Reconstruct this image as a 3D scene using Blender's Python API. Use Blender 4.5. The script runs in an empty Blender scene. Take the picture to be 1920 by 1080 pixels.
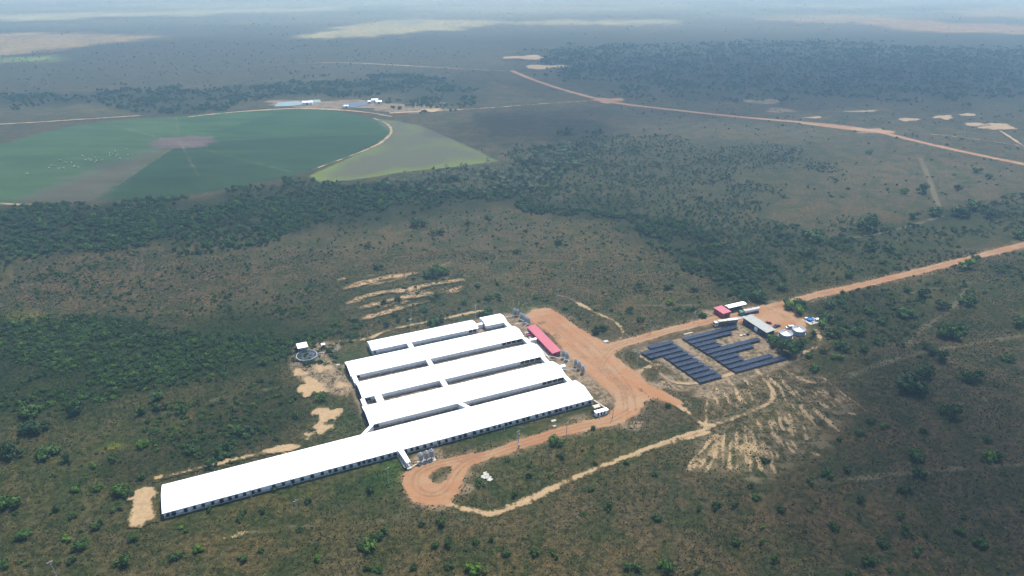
import bpy, math, random
import numpy as np
from mathutils import Vector, Matrix

# ------------------------------------------------------------------ camera, sky, sun, exposure
scene = bpy.context.scene
col = scene.collection
R = math.radians
ALT = 200.0                       # drone height above the plain (m)
FPX = 1333.0                      # focal length in photo pixels (photo 1920 wide)
PITCH = math.atan((540 + 100) / FPX)

cam_data = bpy.data.cameras.new('drone_camera')
cam_data.sensor_width = 36.0
cam_data.lens = 36.0 * FPX / 1920.0
cam_data.clip_start = 1.0
cam_data.clip_end = 60000.0
cam = bpy.data.objects.new('drone_camera', cam_data)
cam.location = (0, 0, ALT)
cam.rotation_euler = (math.pi / 2 - PITCH, 0, 0)
col.objects.link(cam)
scene.camera = cam

SUN_EL, SUN_AZ = R(66), R(24)     # azimuth from +Y towards +X
SUN_DIR = Vector((math.cos(SUN_EL) * math.sin(SUN_AZ), math.cos(SUN_EL) * math.cos(SUN_AZ), math.sin(SUN_EL)))
world = bpy.data.worlds.new('World')
scene.world = world
world.use_nodes = True
wn = world.node_tree
wn.nodes.clear()
wo = wn.nodes.new('ShaderNodeOutputWorld')
wb = wn.nodes.new('ShaderNodeBackground')
sky = wn.nodes.new('ShaderNodeTexSky')
sky.sky_type = 'NISHITA'
sky.sun_disc = False
sky.sun_elevation = SUN_EL
sky.sun_rotation = SUN_AZ
sky.altitude = 200
sky.air_density = 1.0
sky.dust_density = 1.5
wn.links.new(sky.outputs[0], wb.inputs[0])
wb.inputs[1].default_value = 0.12
wn.links.new(wb.outputs[0], wo.inputs[0])

sl = bpy.data.lights.new('sun', 'SUN')
sl.energy = 5.0
sl.angle = R(0.5)
sl.color = (1.0, 0.96, 0.9)
so = bpy.data.objects.new('sun', sl)
so.rotation_euler = SUN_DIR.to_track_quat('Z', 'Y').to_euler()
so.location = (0, 0, 900)
col.objects.link(so)

scene.view_settings.view_transform = 'Standard'
scene.view_settings.look = 'None'
scene.view_settings.exposure = 0.75
scene.view_settings.gamma = 1.0
scene.view_settings.use_curve_mapping = False
scene.render.engine = 'CYCLES'
scene.cycles.use_denoising = True
scene.cycles.max_bounces = 6
scene.cycles.diffuse_bounces = 3
scene.cycles.glossy_bounces = 2
scene.cycles.transparent_max_bounces = 32
scene.cycles.volume_bounces = 1
scene.cycles.use_adaptive_sampling = True
scene.cycles.adaptive_threshold = 0.02

random.seed(7)
rng = np.random.default_rng(7)

# ------------------------------------------------------------------ surveying helpers
_cp, _sp = math.cos(PITCH), math.sin(PITCH)
def G(px, py, z=0.0):
    """ground position (m) of a surveyed mark"""
    dx = (px - 960) / FPX; dy = -(py - 540) / FPX
    d = np.array([dx, _cp + dy * _sp, -_sp + dy * _cp])
    return (d[:2] / -d[2]) * (ALT - z)
def GP(pts):
    return np.array([G(*p) for p in pts])
def proj(xy, z=0.0):
    """photo position of ground points, used to rank vegetation by visible size"""
    x, y = xy[:, 0], xy[:, 1]; zz = z - ALT
    depth = y * _cp - zz * _sp
    up = y * _sp + zz * _cp
    return 960 + FPX * x / depth, 540 - FPX * up / depth, np.sqrt(x * x + y * y + ALT * ALT)
ANG = R(23.9)                     # the barns' long axis
UX = np.array([math.cos(ANG), math.sin(ANG)]); VX = np.array([-math.sin(ANG), math.cos(ANG)])
def W(u, v):
    return u * UX + v * VX
def UV(xy):
    return xy @ UX, xy @ VX

def in_poly(p, poly):
    x, y = p[:, 0], p[:, 1]
    ins = np.zeros(len(p), bool)
    n = len(poly)
    for i in range(n):
        x0, y0 = poly[i]; x1, y1 = poly[(i + 1) % n]
        c = ((y0 > y) != (y1 > y)) & (x < (x1 - x0) * (y - y0) / (y1 - y0 + 1e-12) + x0)
        ins ^= c
    return ins
def seg_dist(p, a, b):
    ab = b - a; t = np.clip(((p - a) @ ab) / (ab @ ab + 1e-12), 0, 1)
    return np.hypot(p[:, 0] - a[0] - t * ab[0], p[:, 1] - a[1] - t * ab[1])
def poly_sd(p, poly, lim=25.0):
    out = np.full(len(p), -lim)
    lo, hi = poly.min(0) - lim, poly.max(0) + lim
    m = (p[:, 0] > lo[0]) & (p[:, 0] < hi[0]) & (p[:, 1] > lo[1]) & (p[:, 1] < hi[1])
    if not m.any(): return out
    q = p[m]; d = np.full(len(q), 1e9)
    for i in range(len(poly)):
        d = np.minimum(d, seg_dist(q, poly[i], poly[(i + 1) % len(poly)]))
    s = np.where(in_poly(q, poly), d, -d)
    out[m] = np.clip(s, -lim, lim)
    return out
def line_sd(p, pts, hw, lim=25.0):
    pts = np.asarray(pts)
    hws = np.broadcast_to(np.asarray(hw, float), (len(pts),))
    out = np.full(len(p), -lim)
    mh = hws.max()
    for i in range(len(pts) - 1):
        a, b = pts[i], pts[i + 1]
        lo, hi = np.minimum(a, b) - lim - mh, np.maximum(a, b) + lim + mh
        m = (p[:, 0] > lo[0]) & (p[:, 0] < hi[0]) & (p[:, 1] > lo[1]) & (p[:, 1] < hi[1])
        if not m.any(): continue
        q = p[m]; ab = b - a
        t = np.clip(((q - a) @ ab) / (ab @ ab + 1e-12), 0, 1)
        d = hws[i] + (hws[i + 1] - hws[i]) * t - np.hypot(q[:, 0] - a[0] - t * ab[0], q[:, 1] - a[1] - t * ab[1])
        out[m] = np.maximum(out[m], d)
    return np.clip(out, -lim, lim)
def smooth(pts, n=2):
    pts = np.asarray(pts, float)
    for _ in range(n):
        q = [pts[0]]
        for i in range(len(pts) - 1):
            q += [pts[i] * .75 + pts[i + 1] * .25, pts[i] * .25 + pts[i + 1] * .75]
        q.append(pts[-1]); pts = np.array(q)
    return pts
_lat = rng.random((256, 256))
def vnoise(x, y):
    xi = np.floor(x).astype(int); yi = np.floor(y).astype(int)
    fx = x - xi; fy = y - yi; fx = fx * fx * (3 - 2 * fx); fy = fy * fy * (3 - 2 * fy)
    a = _lat[xi % 256, yi % 256]; b = _lat[(xi + 1) % 256, yi % 256]
    c = _lat[xi % 256, (yi + 1) % 256]; d = _lat[(xi + 1) % 256, (yi + 1) % 256]
    return (a * (1 - fx) + b * fx) * (1 - fy) + (c * (1 - fx) + d * fx) * fy
def fbm(x, y, o=4):
    s = 0; a = .5; t = 0
    for k in range(o):
        s = s + a * vnoise(x * 2 ** k + 17.3 * k, y * 2 ** k + 9.1 * k); t += a; a *= .5
    return s / t

# ------------------------------------------------------------------ node / material helpers
def nmat(name):
    m = bpy.data.materials.new(name); m.use_nodes = True
    return m, m.node_tree.nodes, m.node_tree.links, m.node_tree.nodes['Principled BSDF']
def mth(n, l, op, a, b=None, clamp=False):
    x = n.new('ShaderNodeMath'); x.operation = op; x.use_clamp = clamp
    for i, v in enumerate((a, b)):
        if v is None: continue
        if isinstance(v, (int, float)): x.inputs[i].default_value = v
        else: l.new(v, x.inputs[i])
    return x.outputs[0]
def mixc(n, l, f, a, b, mode='MIX'):
    x = n.new('ShaderNodeMix'); x.data_type = 'RGBA'; x.blend_type = mode; x.clamp_factor = True
    for s, v in ((x.inputs['Factor'], f), (x.inputs[6], a), (x.inputs[7], b)):
        if isinstance(v, (int, float)): s.default_value = v
        elif isinstance(v, tuple): s.default_value = (*v, 1)
        else: l.new(v, s)
    return x.outputs[2]
def noise(n, l, vec, scale, detail=4, rough=.6, dist=0):
    x = n.new('ShaderNodeTexNoise'); x.inputs['Scale'].default_value = scale
    x.inputs['Detail'].default_value = detail; x.inputs['Roughness'].default_value = rough
    x.inputs['Distortion'].default_value = dist
    if vec is not None: l.new(vec, x.inputs['Vector'])
    return x.outputs['Fac']
def sstep(n, l, v, lo, hi, olo=0, ohi=1):
    x = n.new('ShaderNodeMapRange'); x.interpolation_type = 'SMOOTHSTEP'
    x.inputs[1].default_value = lo; x.inputs[2].default_value = hi
    x.inputs[3].default_value = olo; x.inputs[4].default_value = ohi
    l.new(v, x.inputs[0]); return x.outputs[0]
def attr(n, name, out='Fac'):
    x = n.new('ShaderNodeAttribute'); x.attribute_name = name; return x.outputs[out]

def plain(name, c, rough=.6, metal=0.0, var=.12, scale=.6, bump=0.0, spec=.3):
    """weathered paint / metal / concrete: base colour broken by grime-scale noise"""
    m, n, l, b = nmat(name)
    pos = n.new('ShaderNodeNewGeometry').outputs['Position']
    a = noise(n, l, pos, scale, 5, .65)
    f = sstep(n, l, a, .3, .7)
    c2 = tuple(x * (1 - var * 2) for x in c)
    l.new(mixc(n, l, f, c2, c), b.inputs['Base Color'])
    b.inputs['Roughness'].default_value = rough; b.inputs['Metallic'].default_value = metal
    b.inputs['Specular IOR Level'].default_value = spec
    if bump:
        bp = n.new('ShaderNodeBump'); bp.inputs['Strength'].default_value = bump
        l.new(noise(n, l, pos, scale * 8, 3), bp.inputs['Height']); l.new(bp.outputs[0], b.inputs['Normal'])
    return m

def land_material():
    m, n, l, b = nmat('land')
    pos = n.new('ShaderNodeNewGeometry').outputs['Position']
    tint = attr(n, 'tint', 'Color')
    nA = noise(n, l, pos, .011, 5, .6)
    nB = noise(n, l, pos, .07, 5, .65, .6)
    nC = noise(n, l, pos, .42, 4, .7)
    nD = noise(n, l, pos, 1.7, 3, .75)
    # grass: tint, greener / browner drifts, dark tussocks, pale dry tufts
    g1 = mixc(n, l, sstep(n, l, nB, .40, .62), mixc(n, l, 1.0, tint, (1.12, 1.06, 1.0), 'MULTIPLY'), mixc(n, l, 1.0, tint, (.52, .76, .50), 'MULTIPLY'))
    g2 = mixc(n, l, sstep(n, l, nA, .42, .64), g1, mixc(n, l, 1.0, g1, (1.18, 1.08, .95), 'MULTIPLY'))
    g3 = mixc(n, l, sstep(n, l, nC, .45, .62, 0, .85), g2, mixc(n, l, 1.0, g2, (.34, .42, .36), 'MULTIPLY'))
    g4 = mixc(n, l, sstep(n, l, nD, .46, .60, 0, .85), g3, mixc(n, l, 1.0, g3, (.35, .42, .36), 'MULTIPLY'))
    g5 = mixc(n, l, sstep(n, l, mth(n, l, 'ADD', nD, nC), 1.0, .76, 0, .95), g4, mixc(n, l, 1.0, g4, (1.75, 1.6, 1.45), 'MULTIPLY'))
    out = g5
    jit = mth(n, l, 'ADD', mth(n, l, 'MULTIPLY', mth(n, l, 'SUBTRACT', nB, .5), 9.0), mth(n, l, 'MULTIPLY', mth(n, l, 'SUBTRACT', nC, .5), 6.5))
    jit = mth(n, l, 'ADD', jit, mth(n, l, 'MULTIPLY', mth(n, l, 'SUBTRACT', nD, .5), 1.6))
    # crop / pasture inside the irrigated circle: finer texture
    crop = attr(n, 's_crop')
    cN = mixc(n, l, sstep(n, l, nC, .35, .7), tint, mixc(n, l, 1.0, tint, (.72, .80, .74), 'MULTIPLY'))
    out = mixc(n, l, sstep(n, l, crop, -1.5, 1.5), out, cN)
    # worn, thin grass (tracks)
    nE = noise(n, l, pos, .19, 4, .7, .4)
    ft = attr(n, 's_faint')
    out = mixc(n, l, mth(n, l, 'MULTIPLY', sstep(n, l, mth(n, l, 'ADD', ft, mth(n, l, 'MULTIPLY', jit, .7)), -.7, 1.1), .5), out, (.13, .105, .065))
    # bare tan soil with patchy grass
    patch = sstep(n, l, mth(n, l, 'ADD', mth(n, l, 'MULTIPLY', nB, .5), mth(n, l, 'MULTIPLY', nC, .5)), .44, .58)
    tanc = mixc(n, l, sstep(n, l, nC, .3, .7), (.20, .145, .092), (.135, .098, .062))
    tans = mixc(n, l, sstep(n, l, nE, .48, .62, 0, .75), tanc, g4)
    st = attr(n, 's_strip')
    out = mixc(n, l, mth(n, l, 'MULTIPLY', sstep(n, l, mth(n, l, 'ADD', st, mth(n, l, 'MULTIPLY', jit, 2.2)), -4, 4), mth(n, l, 'MULTIPLY', sstep(n, l, nE, .58, .42), .42)), out, tanc)
    ta = attr(n, 's_tan')
    tanc2 = mixc(n, l, mth(n, l, 'MULTIPLY', patch, .7), tanc, g4)
    out = mixc(n, l, sstep(n, l, mth(n, l, 'ADD', ta, mth(n, l, 'MULTIPLY', jit, 1.5)), -1.2, 1.2), out, tanc2)
    # pale sand: tracks and patches, then ragged plough streaks
    sac = mixc(n, l, sstep(n, l, nC, .3, .72), (.30, .212, .118), (.225, .155, .085))
    sac = mixc(n, l, sstep(n, l, nD, .56, .75, 0, .6), sac, (.17, .125, .072))
    sk = attr(n, 's_streak')
    skm = mth(n, l, 'MULTIPLY', sstep(n, l, mth(n, l, 'ADD', sk, mth(n, l, 'MULTIPLY', jit, .45)), -.35, .45), sstep(n, l, mth(n, l, 'ADD', mth(n, l, 'MULTIPLY', nE, .5), mth(n, l, 'MULTIPLY', nD, .5)), .62, .48, .12, 1))
    out = mixc(n, l, skm, out, sac)
    sc = attr(n, 's_scrape')
    scm = mth(n, l, 'MULTIPLY', sstep(n, l, mth(n, l, 'ADD', sc, mth(n, l, 'MULTIPLY', jit, 1.5)), -.8, 1.0), sstep(n, l, mth(n, l, 'ADD', mth(n, l, 'MULTIPLY', nC, .55), mth(n, l, 'MULTIPLY', nD, .45)), .57, .47))
    out = mixc(n, l, scm, out, mixc(n, l, 1.0, sac, (1.05, .98, .95), 'MULTIPLY'))
    sa = attr(n, 's_sand')
    out = mixc(n, l, sstep(n, l, mth(n, l, 'ADD', sa, mth(n, l, 'MULTIPLY', jit, .95)), -.5, .6), out, sac)
    # thin trampled verge beside the dirt
    re0 = attr(n, 's_red')
    vg = mth(n, l, 'MULTIPLY', sstep(n, l, mth(n, l, 'ADD', re0, mth(n, l, 'MULTIPLY', jit, 1.6)), -6.0, -1.2), sstep(n, l, nE, .60, .40, .05, .6))
    out = mixc(n, l, vg, out, mixc(n, l, sstep(n, l, nC, .35, .65), (.19, .125, .075), (.125, .092, .055)))
    # red laterite
    re = attr(n, 's_red')
    rn = noise(n, l, pos, .035, 5, .62, 1.2)
    rec = mixc(n, l, sstep(n, l, rn, .38, .62), (.232, .115, .056), (.240, .150, .084))
    rec = mixc(n, l, sstep(n, l, nB, .52, .75, 0, .6), rec, (.185, .104, .055))
    rec = mixc(n, l, sstep(n, l, nE, .55, .72, 0, .55), rec, (.275, .185, .112))
    rec = mixc(n, l, sstep(n, l, nD, .55, .8, 0, .4), rec, (.15, .082, .046))
    out = mixc(n, l, sstep(n, l, mth(n, l, 'ADD', re, mth(n, l, 'MULTIPLY', jit, .75)), -1.7, -.3), out, rec)
    # wheel ruts pressed into the dirt
    ru = attr(n, 's_rut')
    out = mixc(n, l, mth(n, l, 'MULTIPLY', sstep(n, l, mth(n, l, 'ADD', ru, mth(n, l, 'MULTIPLY', jit, .18)), -.25, .25), sstep(n, l, nE, .35, .6, .25, .75)), out, (.145, .083, .048))
    l.new(out, b.inputs['Base Color'])
    b.inputs['Roughness'].default_value = .95
    b.inputs['Specular IOR Level'].default_value = .1
    bp = n.new('ShaderNodeBump'); bp.inputs['Strength'].default_value = .55; bp.inputs['Distance'].default_value = .5
    l.new(mth(n, l, 'ADD', nC, mth(n, l, 'MULTIPLY', nD, .5)), bp.inputs['Height']); l.new(bp.outputs[0], b.inputs['Normal'])
    return m

def leaf_material(name, dark, light, sat_hi):
    m, n, l, b = nmat(name)
    oi = n.new('ShaderNodeObjectInfo')
    pos = n.new('ShaderNodeNewGeometry').outputs['Position']
    f = noise(n, l, pos, .55, 3, .7)
    c = mixc(n, l, oi.outputs['Random'], dark, light)
    c = mixc(n, l, sstep(n, l, f, .40, .68), c, mixc(n, l, 1.0, c, (1.5, 1.55, 1.2), 'MULTIPLY'))
    rr = mth(n, l, 'FRACT', mth(n, l, 'MULTIPLY', oi.outputs['Random'], 37.7))
    c = mixc(n, l, sstep(n, l, rr, .82, .98, 0, .8), c, sat_hi)
    l.new(c, b.inputs['Base Color'])
    b.inputs['Roughness'].default_value = .65; b.inputs['Specular IOR Level'].default_value = .2
    tr = n.new('ShaderNodeBsdfTranslucent'); l.new(c, tr.inputs['Color'])
    mx = n.new('ShaderNodeMixShader'); mx.inputs[0].default_value = .07
    l.new(b.outputs[0], mx.inputs[1]); l.new(tr.outputs[0], mx.inputs[2])
    l.new(mx.outputs[0], n['Material Output'].inputs['Surface'])
    return m

M = {}
M['land'] = land_material()
M['leaf'] = leaf_material('leaf_shrub', (.012, .033, .006), (.034, .070, .010), (.080, .155, .010))
M['leaf_dark'] = leaf_material('leaf_forest', (.011, .033, .006), (.031, .070, .010), (.065, .135, .012))
M['tuft'] = leaf_material('tuft', (.018, .030, .010), (.060, .062, .026), (.12, .115, .045))
M['palm'] = leaf_material('palm_leaf', (.035, .055, .028), (.06, .08, .042), (.08, .09, .05))
M['bark'] = plain('bark', (.11, .085, .06), .9, scale=3, bump=.5)
M['roof_white'] = plain('roof_white', (.84, .84, .83), .45, var=.04, scale=.15, spec=.4)
M['wall_white'] = plain('wall_white', (.86, .86, .86), .7, var=.10, scale=.5)
M['curtain'] = plain('curtain_grey', (.86, .87, .88), .6, var=.08, scale=.4)
M['plinth'] = plain('plinth', (.50, .47, .42), .85, var=.2, scale=.7, bump=.2)
M['black'] = plain('fan_black', (.018, .018, .024), .5, var=.2)
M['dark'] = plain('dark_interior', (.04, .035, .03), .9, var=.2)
M['galv'] = plain('galvanised', (.27, .30, .33), .42, .6, var=.10, scale=1.2)
M['galv_dull'] = plain('galvanised_dull', (.36, .40, .44), .5, .25, var=.12, scale=1.2)
M['red'] = plain('red_roof', (.36, .085, .11), .45, var=.07, scale=.5)
M['red_wall'] = plain('red_wall', (.32, .03, .06), .6, var=.1)
M['concrete'] = plain('concrete', (.36, .345, .31), .9, var=.14, scale=.8, bump=.3)
M['concrete_light'] = plain('concrete_light', (.35, .335, .29), .9, var=.12, scale=.8)
M['navy'] = plain('navy_wall', (.035, .045, .12), .6, var=.15)
M['roof_grey'] = plain('roof_grey', (.24, .245, .225), .5, .1, var=.10, scale=.5)
M['blue'] = plain('pool_blue', (.02, .14, .42), .25, var=.25, scale=1.0)
M['slurry'] = plain('slurry', (.055, .06, .075), .22, var=.2, scale=.3, spec=.5)
M['water'] = plain('lagoon_water', (.16, .21, .19), .35, var=.1, scale=.02, spec=.5)
M['liner'] = plain('lagoon_liner', (.05, .062, .08), .45, var=.12, scale=.03, spec=.5)
M['pole'] = plain('pole_concrete', (.46, .44, .40), .9, var=.15)
M['white_paint'] = plain('white_paint', (.56, .56, .55), .35, var=.05, spec=.5)
M['cream'] = plain('cream_tarp', (.46, .43, .31), .7, var=.12)
M['green_paint'] = plain('green_paint', (.035, .16, .07), .35, var=.1, spec=.5)
M['car_dark'] = plain('car_dark', (.055, .05, .065), .3, .3, var=.1, spec=.5)
M['car_red'] = plain('car_red', (.30, .07, .06), .3, .1, var=.1, spec=.5)
M['glass'] = plain('tinted_glass', (.012, .014, .018), .1, var=.1, spec=.6)
M['tyre'] = plain('tyre', (.014, .013, .012), .8, var=.1)
M['steel_frame'] = plain('steel_frame', (.30, .31, .33), .5, .6, var=.1)
M['trailer_grey'] = plain('trailer_grey', (.13, .145, .17), .5, .1, var=.12)
M['cow'] = plain('cow_hide', (.34, .32, .28), .8, var=.06, scale=2)

def solar_material():
    m, n, l, b = nmat('solar_cells')
    pos = n.new('ShaderNodeNewGeometry').outputs['Position']
    f = noise(n, l, pos, .25, 4, .6)
    c = mixc(n, l, sstep(n, l, f, .3, .7), (.006, .010, .026), (.014, .020, .040))
    l.new(c, b.inputs['Base Color']); b.inputs['Roughness'].default_value = .35
    b.inputs['Specular IOR Level'].default_value = .3
    return m
M['solar'] = solar_material()

# ------------------------------------------------------------------ mesh helpers
class MB:
    def __init__(s): s.v = []; s.f = []
    def add(s, vs, fs):
        o = len(s.v); s.v += [tuple(map(float, p)) for p in vs]; s.f += [tuple(i + o for i in f) for f in fs]; return s
    def box(s, x0, x1, y0, y1, z0, z1):
        return s.add([(x0, y0, z0), (x1, y0, z0), (x1, y1, z0), (x0, y1, z0), (x0, y0, z1), (x1, y0, z1), (x1, y1, z1), (x0, y1, z1)],
                     [(0, 3, 2, 1), (4, 5, 6, 7), (0, 1, 5, 4), (1, 2, 6, 5), (2, 3, 7, 6), (3, 0, 4, 7)])
    def lathe(s, prof, n=16, c=(0, 0, 0), axis='z', cap=True):
        vs = []; fs = []
        for r, z in prof:
            for k in range(n):
                a = 2 * math.pi * k / n
                p = (r * math.cos(a), r * math.sin(a), z)
                if axis == 'x': p = (z, p[0], p[1])
                if axis == 'y': p = (p[0], z, p[1])
                vs.append((p[0] + c[0], p[1] + c[1], p[2] + c[2]))
        for i in range(len(prof) - 1):
            for k in range(n):
                fs.append((i * n + k, i * n + (k + 1) % n, (i + 1) * n + (k + 1) % n, (i + 1) * n + k))
        if cap:
            fs.append(tuple(reversed(range(n)))); fs.append(tuple((len(prof) - 1) * n + k for k in range(n)))
        return s.add(vs, fs)
    def tube(s, a, b, r0, r1=None, n=8):
        r1 = r0 if r1 is None else r1
        a = Vector(a); b = Vector(b); d = (b - a).normalized()
        t = d.orthogonal().normalized(); w = d.cross(t)
        vs = [a + (t * math.cos(2 * math.pi * k / n) + w * math.sin(2 * math.pi * k / n)) * r0 for k in range(n)]
        vs += [b + (t * math.cos(2 * math.pi * k / n) + w * math.sin(2 * math.pi * k / n)) * r1 for k in range(n)]
        fs = [(k, (k + 1) % n, n + (k + 1) % n, n + k) for k in range(n)] + [tuple(reversed(range(n))), tuple(range(n, 2 * n))]
        return s.add(vs, fs)
    def prism(s, prof, x0, x1, axis='x'):
        """closed profile in the (y,z) plane swept along x (or (x,z) along y)"""
        n = len(prof)
        if axis == 'x': vs = [(x0, a, z) for a, z in prof] + [(x1, a, z) for a, z in prof]
        else: vs = [(a, x0, z) for a, z in prof] + [(a, x1, z) for a, z in prof]
        fs = [(i, (i + 1) % n, n + (i + 1) % n, n + i) for i in range(n)] + [tuple(reversed(range(n))), tuple(range(n, 2 * n))]
        return s.add(vs, fs)
    def mesh(s, name, mat, smooth=False):
        me = bpy.data.meshes.new(name); me.from_pydata(s.v, [], s.f); me.update()
        import bmesh
        bm = bmesh.new(); bm.from_mesh(me); bmesh.ops.recalc_face_normals(bm, faces=bm.faces); bm.to_mesh(me); bm.free()
        if mat is not None: me.materials.append(M[mat] if isinstance(mat, str) else mat)
        if smooth: me.shade_smooth()
        return me
    def build(s, name, mat, parent=None, smooth=False, loc=None, rot=None):
        return link(name, s.mesh(name, mat, smooth), parent, loc, rot)
def link(name, me, parent=None, loc=None, rot=None):
    o = bpy.data.objects.new(name, me); col.objects.link(o)
    if parent is not None: o.parent = parent
    if loc is not None: o.location = loc
    if rot is not None: o.rotation_euler = rot
    return o
def tag(o, label=None, cat=None, group=None, kind=None):
    if label: o['label'] = label
    if cat: o['category'] = cat
    if group: o['group'] = group
    if kind: o['kind'] = kind
    return o
def thing(name, label, cat, xy, rz=ANG, group=None, z=0.0):
    o = bpy.data.objects.new(name, None); o.empty_display_size = .5
    col.objects.link(o); o.location = (float(xy[0]), float(xy[1]), z); o.rotation_euler = (0, 0, rz)
    return tag(o, label, cat, group)

#==SETTING==
# ------------------------------------------------------------------ the setting: land
def px(pts): return GP(pts)
SH = {'red': [], 'sand': [], 'tan': [], 'faint': [], 'crop': [], 'streak': [], 'strip': [], 'rut': [], 'scrape': []}   # (function -> signed distance)
def P_(cls, poly): SH[cls].append(lambda p, q=np.asarray(poly): poly_sd(p, q)); return SH[cls][-1]
def L_(cls, pts, hw, sm=2):
    q = smooth(pts, sm) if sm else np.asarray(pts)
    if np.ndim(hw): hw = np.interp(np.linspace(0, 1, len(q)), np.linspace(0, 1, len(hw)), hw)
    SH[cls].append(lambda p, q=q, h=hw: line_sd(p, q, h)); return SH[cls][-1]
def E_(cls, x, y, rx, ry):
    a = np.linspace(0, 2 * math.pi, 32, endpoint=False)
    k = 1 + .24 * np.sin(3 * a + x) + .16 * np.sin(5 * a + y) + .10 * np.sin(8 * a + x + y)
    return P_(cls, GP([(x + rx * math.cos(t) * s, y + ry * math.sin(t) * s) for t, s in zip(a, k)]))

# -- laterite
island = GP([(803, 893), (812, 882), (826, 876), (848, 873), (853, 882), (842, 898), (826, 912), (808, 908)])
f_yard = P_('red', GP([(984, 594), (1001, 581), (1030, 579), (1046, 590), (1082, 614), (1112, 633), (1140, 647), (1152, 655), (1150, 668), (1170, 686), (1196, 703),
                       (1212, 722), (1250, 738), (1276, 756), (1262, 757), (1225, 744), (1207, 752), (1198, 768), (1170, 789), (1152, 795), (1142, 780), (1152, 764),
                       (1160, 750), (1154, 738), (1132, 722), (1110, 703), (1089, 685), (1066, 664), (1056, 650), (1030, 622), (1004, 606)]))
yard_holes = [GP([(x + rx * math.cos(t), y + ry * math.sin(t) + sl * rx * math.cos(t)) for t in np.linspace(0, 6.28, 14, endpoint=False)]) for x, y, rx, ry, sl in ((1015, 606, 9, 4, 0), (1044, 630, 8, 5, .5), (1179, 727, 9, 3, .5), (1207, 736, 16, 4, .7), (1143, 693, 3, 1.5, 0), (1028, 655 - 40, 6, 2, .3))]
_yard0 = f_yard
def f_yard(p):
    s = _yard0(p)
    for h in yard_holes: s = np.minimum(s, -poly_sd(p, h) * 1.0)
    return s
SH['red'][-1] = f_yard
def _loop(p, a=GP([(758, 905), (762, 888), (790, 874), (850, 860), (890, 852), (905, 856), (888, 868), (872, 884), (862, 905), (852, 925), (836, 943), (806, 946), (776, 938), (763, 922)])):
    return np.minimum(poly_sd(p, a), -poly_sd(p, island) + .0)
SH['red'].append(_loop); f_loop = _loop
f_front = L_('red', GP([(1180, 770), (1150, 788), (1110, 796), (1060, 807), (1010, 823), (960, 838), (915, 853), (880, 864)]), [3.9, 3.3, 2.5, 2.1, 2.1, 2.8])
f_serv = L_('red', GP([(1130, 658), (1160, 646), (1210, 633), (1270, 616), (1330, 602), (1372, 592), (1420, 582)]), [3.8, 2.6, 2.4, 2.6, 3.4])
f_high = L_('red', GP([(1420, 583), (1470, 573), (1500, 562), (1530, 553), (1620, 534), (1720, 510), (1820, 484), (1920, 459), (2080, 418)]), [4, 2.5, 2.3, 2.3])
f_lot = P_('red', GP([(1365, 600), (1400, 584), (1432, 573), (1470, 580), (1490, 588), (1504, 598), (1509, 612), (1500, 621), (1470, 622), (1448, 622), (1425, 612), (1400, 600), (1372, 607)]))
f_main = L_('red', GP([(960, 133), (1000, 150), (1060, 170), (1130, 188), (1165, 195), (1260, 206), (1380, 219), (1500, 229), (1600, 238), (1660, 250), (1740, 270), (1830, 290), (1930, 310), (2100, 345)]), 2.9)
f_mainb = E_('red', 1140, 188, 26, 4)
f_mainc = L_('red', GP([(1500, 231), (1610, 243), (1665, 247)]), [1, 7, 6])
# -- sand / pale tracks
f_tr1 = L_('sand', GP([(1328, 804), (1290, 815), (1230, 835), (1170, 858), (1100, 886), (1040, 914), (985, 941), (940, 960), (915, 965), (890, 958), (850, 948), (826, 941)]), [.4, .5, .9, 1.1, 1.0, 1.2, .8, .8])
f_tr1b = L_('sand', GP([(1328, 810), (1290, 821), (1235, 838)]), [.5, .6, .8])
f_tr2 = L_('sand', GP([(612, 640), (640, 640), (690, 637), (722, 620), (770, 610), (830, 598), (880, 587), (905, 583)]), [.9, .5, .9, .6, .65, .7, .4])
f_tr3 = L_('sand', GP([(1046, 554), (1066, 558), (1090, 572), (1118, 587), (1150, 600), (1167, 618), (1168, 630), (1152, 644)]), [.25, .45, .7, .5, .3, .4])
f_tr4 = L_('sand', GP([(1240, 742), (1290, 772), (1322, 802), (1360, 790), (1402, 775), (1440, 758), (1452, 742), (1442, 718), (1415, 692)]), [1.8, .9, .9, .45, .45, .6, .5, .35, .35])
f_tr5 = L_('sand', GP([(1530, 618), (1538, 634), (1541, 644), (1527, 653), (1490, 668), (1430, 686), (1360, 705), (1300, 722), (1250, 716), (1228, 686), (1200, 668)]), [.5, .7, .7, .5, .55, .5, .35, .3, .3])
f_tr6 = L_('sand', GP([(1185, 705), (1200, 695), (1225, 685), (1240, 682)]), [1.8, 1.0, .7])
f_tr7 = L_('sand', GP([(1745, 252), (1800, 257), (1862, 266), (1900, 272), (1935, 283)]), .9)
f_tr8 = L_('sand', GP([(1876, 246), (1895, 258), (1915, 272), (1945, 290)]), 1.5)
f_tr9 = L_('sand', GP([(-60, 236), (60, 230), (150, 224), (262, 217)]), 1.8)
f_tr10 = L_('sand', GP([(355, 219), (430, 211), (500, 206), (560, 203), (640, 206), (700, 212), (735, 219)]), [1.5, 2.2, 2.5, 2.5, 2, 1.5])
f_tr11 = L_('sand', GP([(735, 212), (800, 208), (900, 204), (1010, 195), (1120, 188)]), [3, 3, 1.4, 1.2, 1.2])
f_tr12 = L_('sand', GP([(560, 119), (640, 117), (740, 122), (840, 128), (960, 134)]), [1, 2.5, 3, 2, 1.5])
f_rim = L_('sand', GP([(700, 222), (722, 229), (735, 241), (731, 255), (712, 270), (680, 284), (640, 299), (585, 319)]), [.6, 1.1, 1.4, 1.2, .8, .7, .5])
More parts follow.
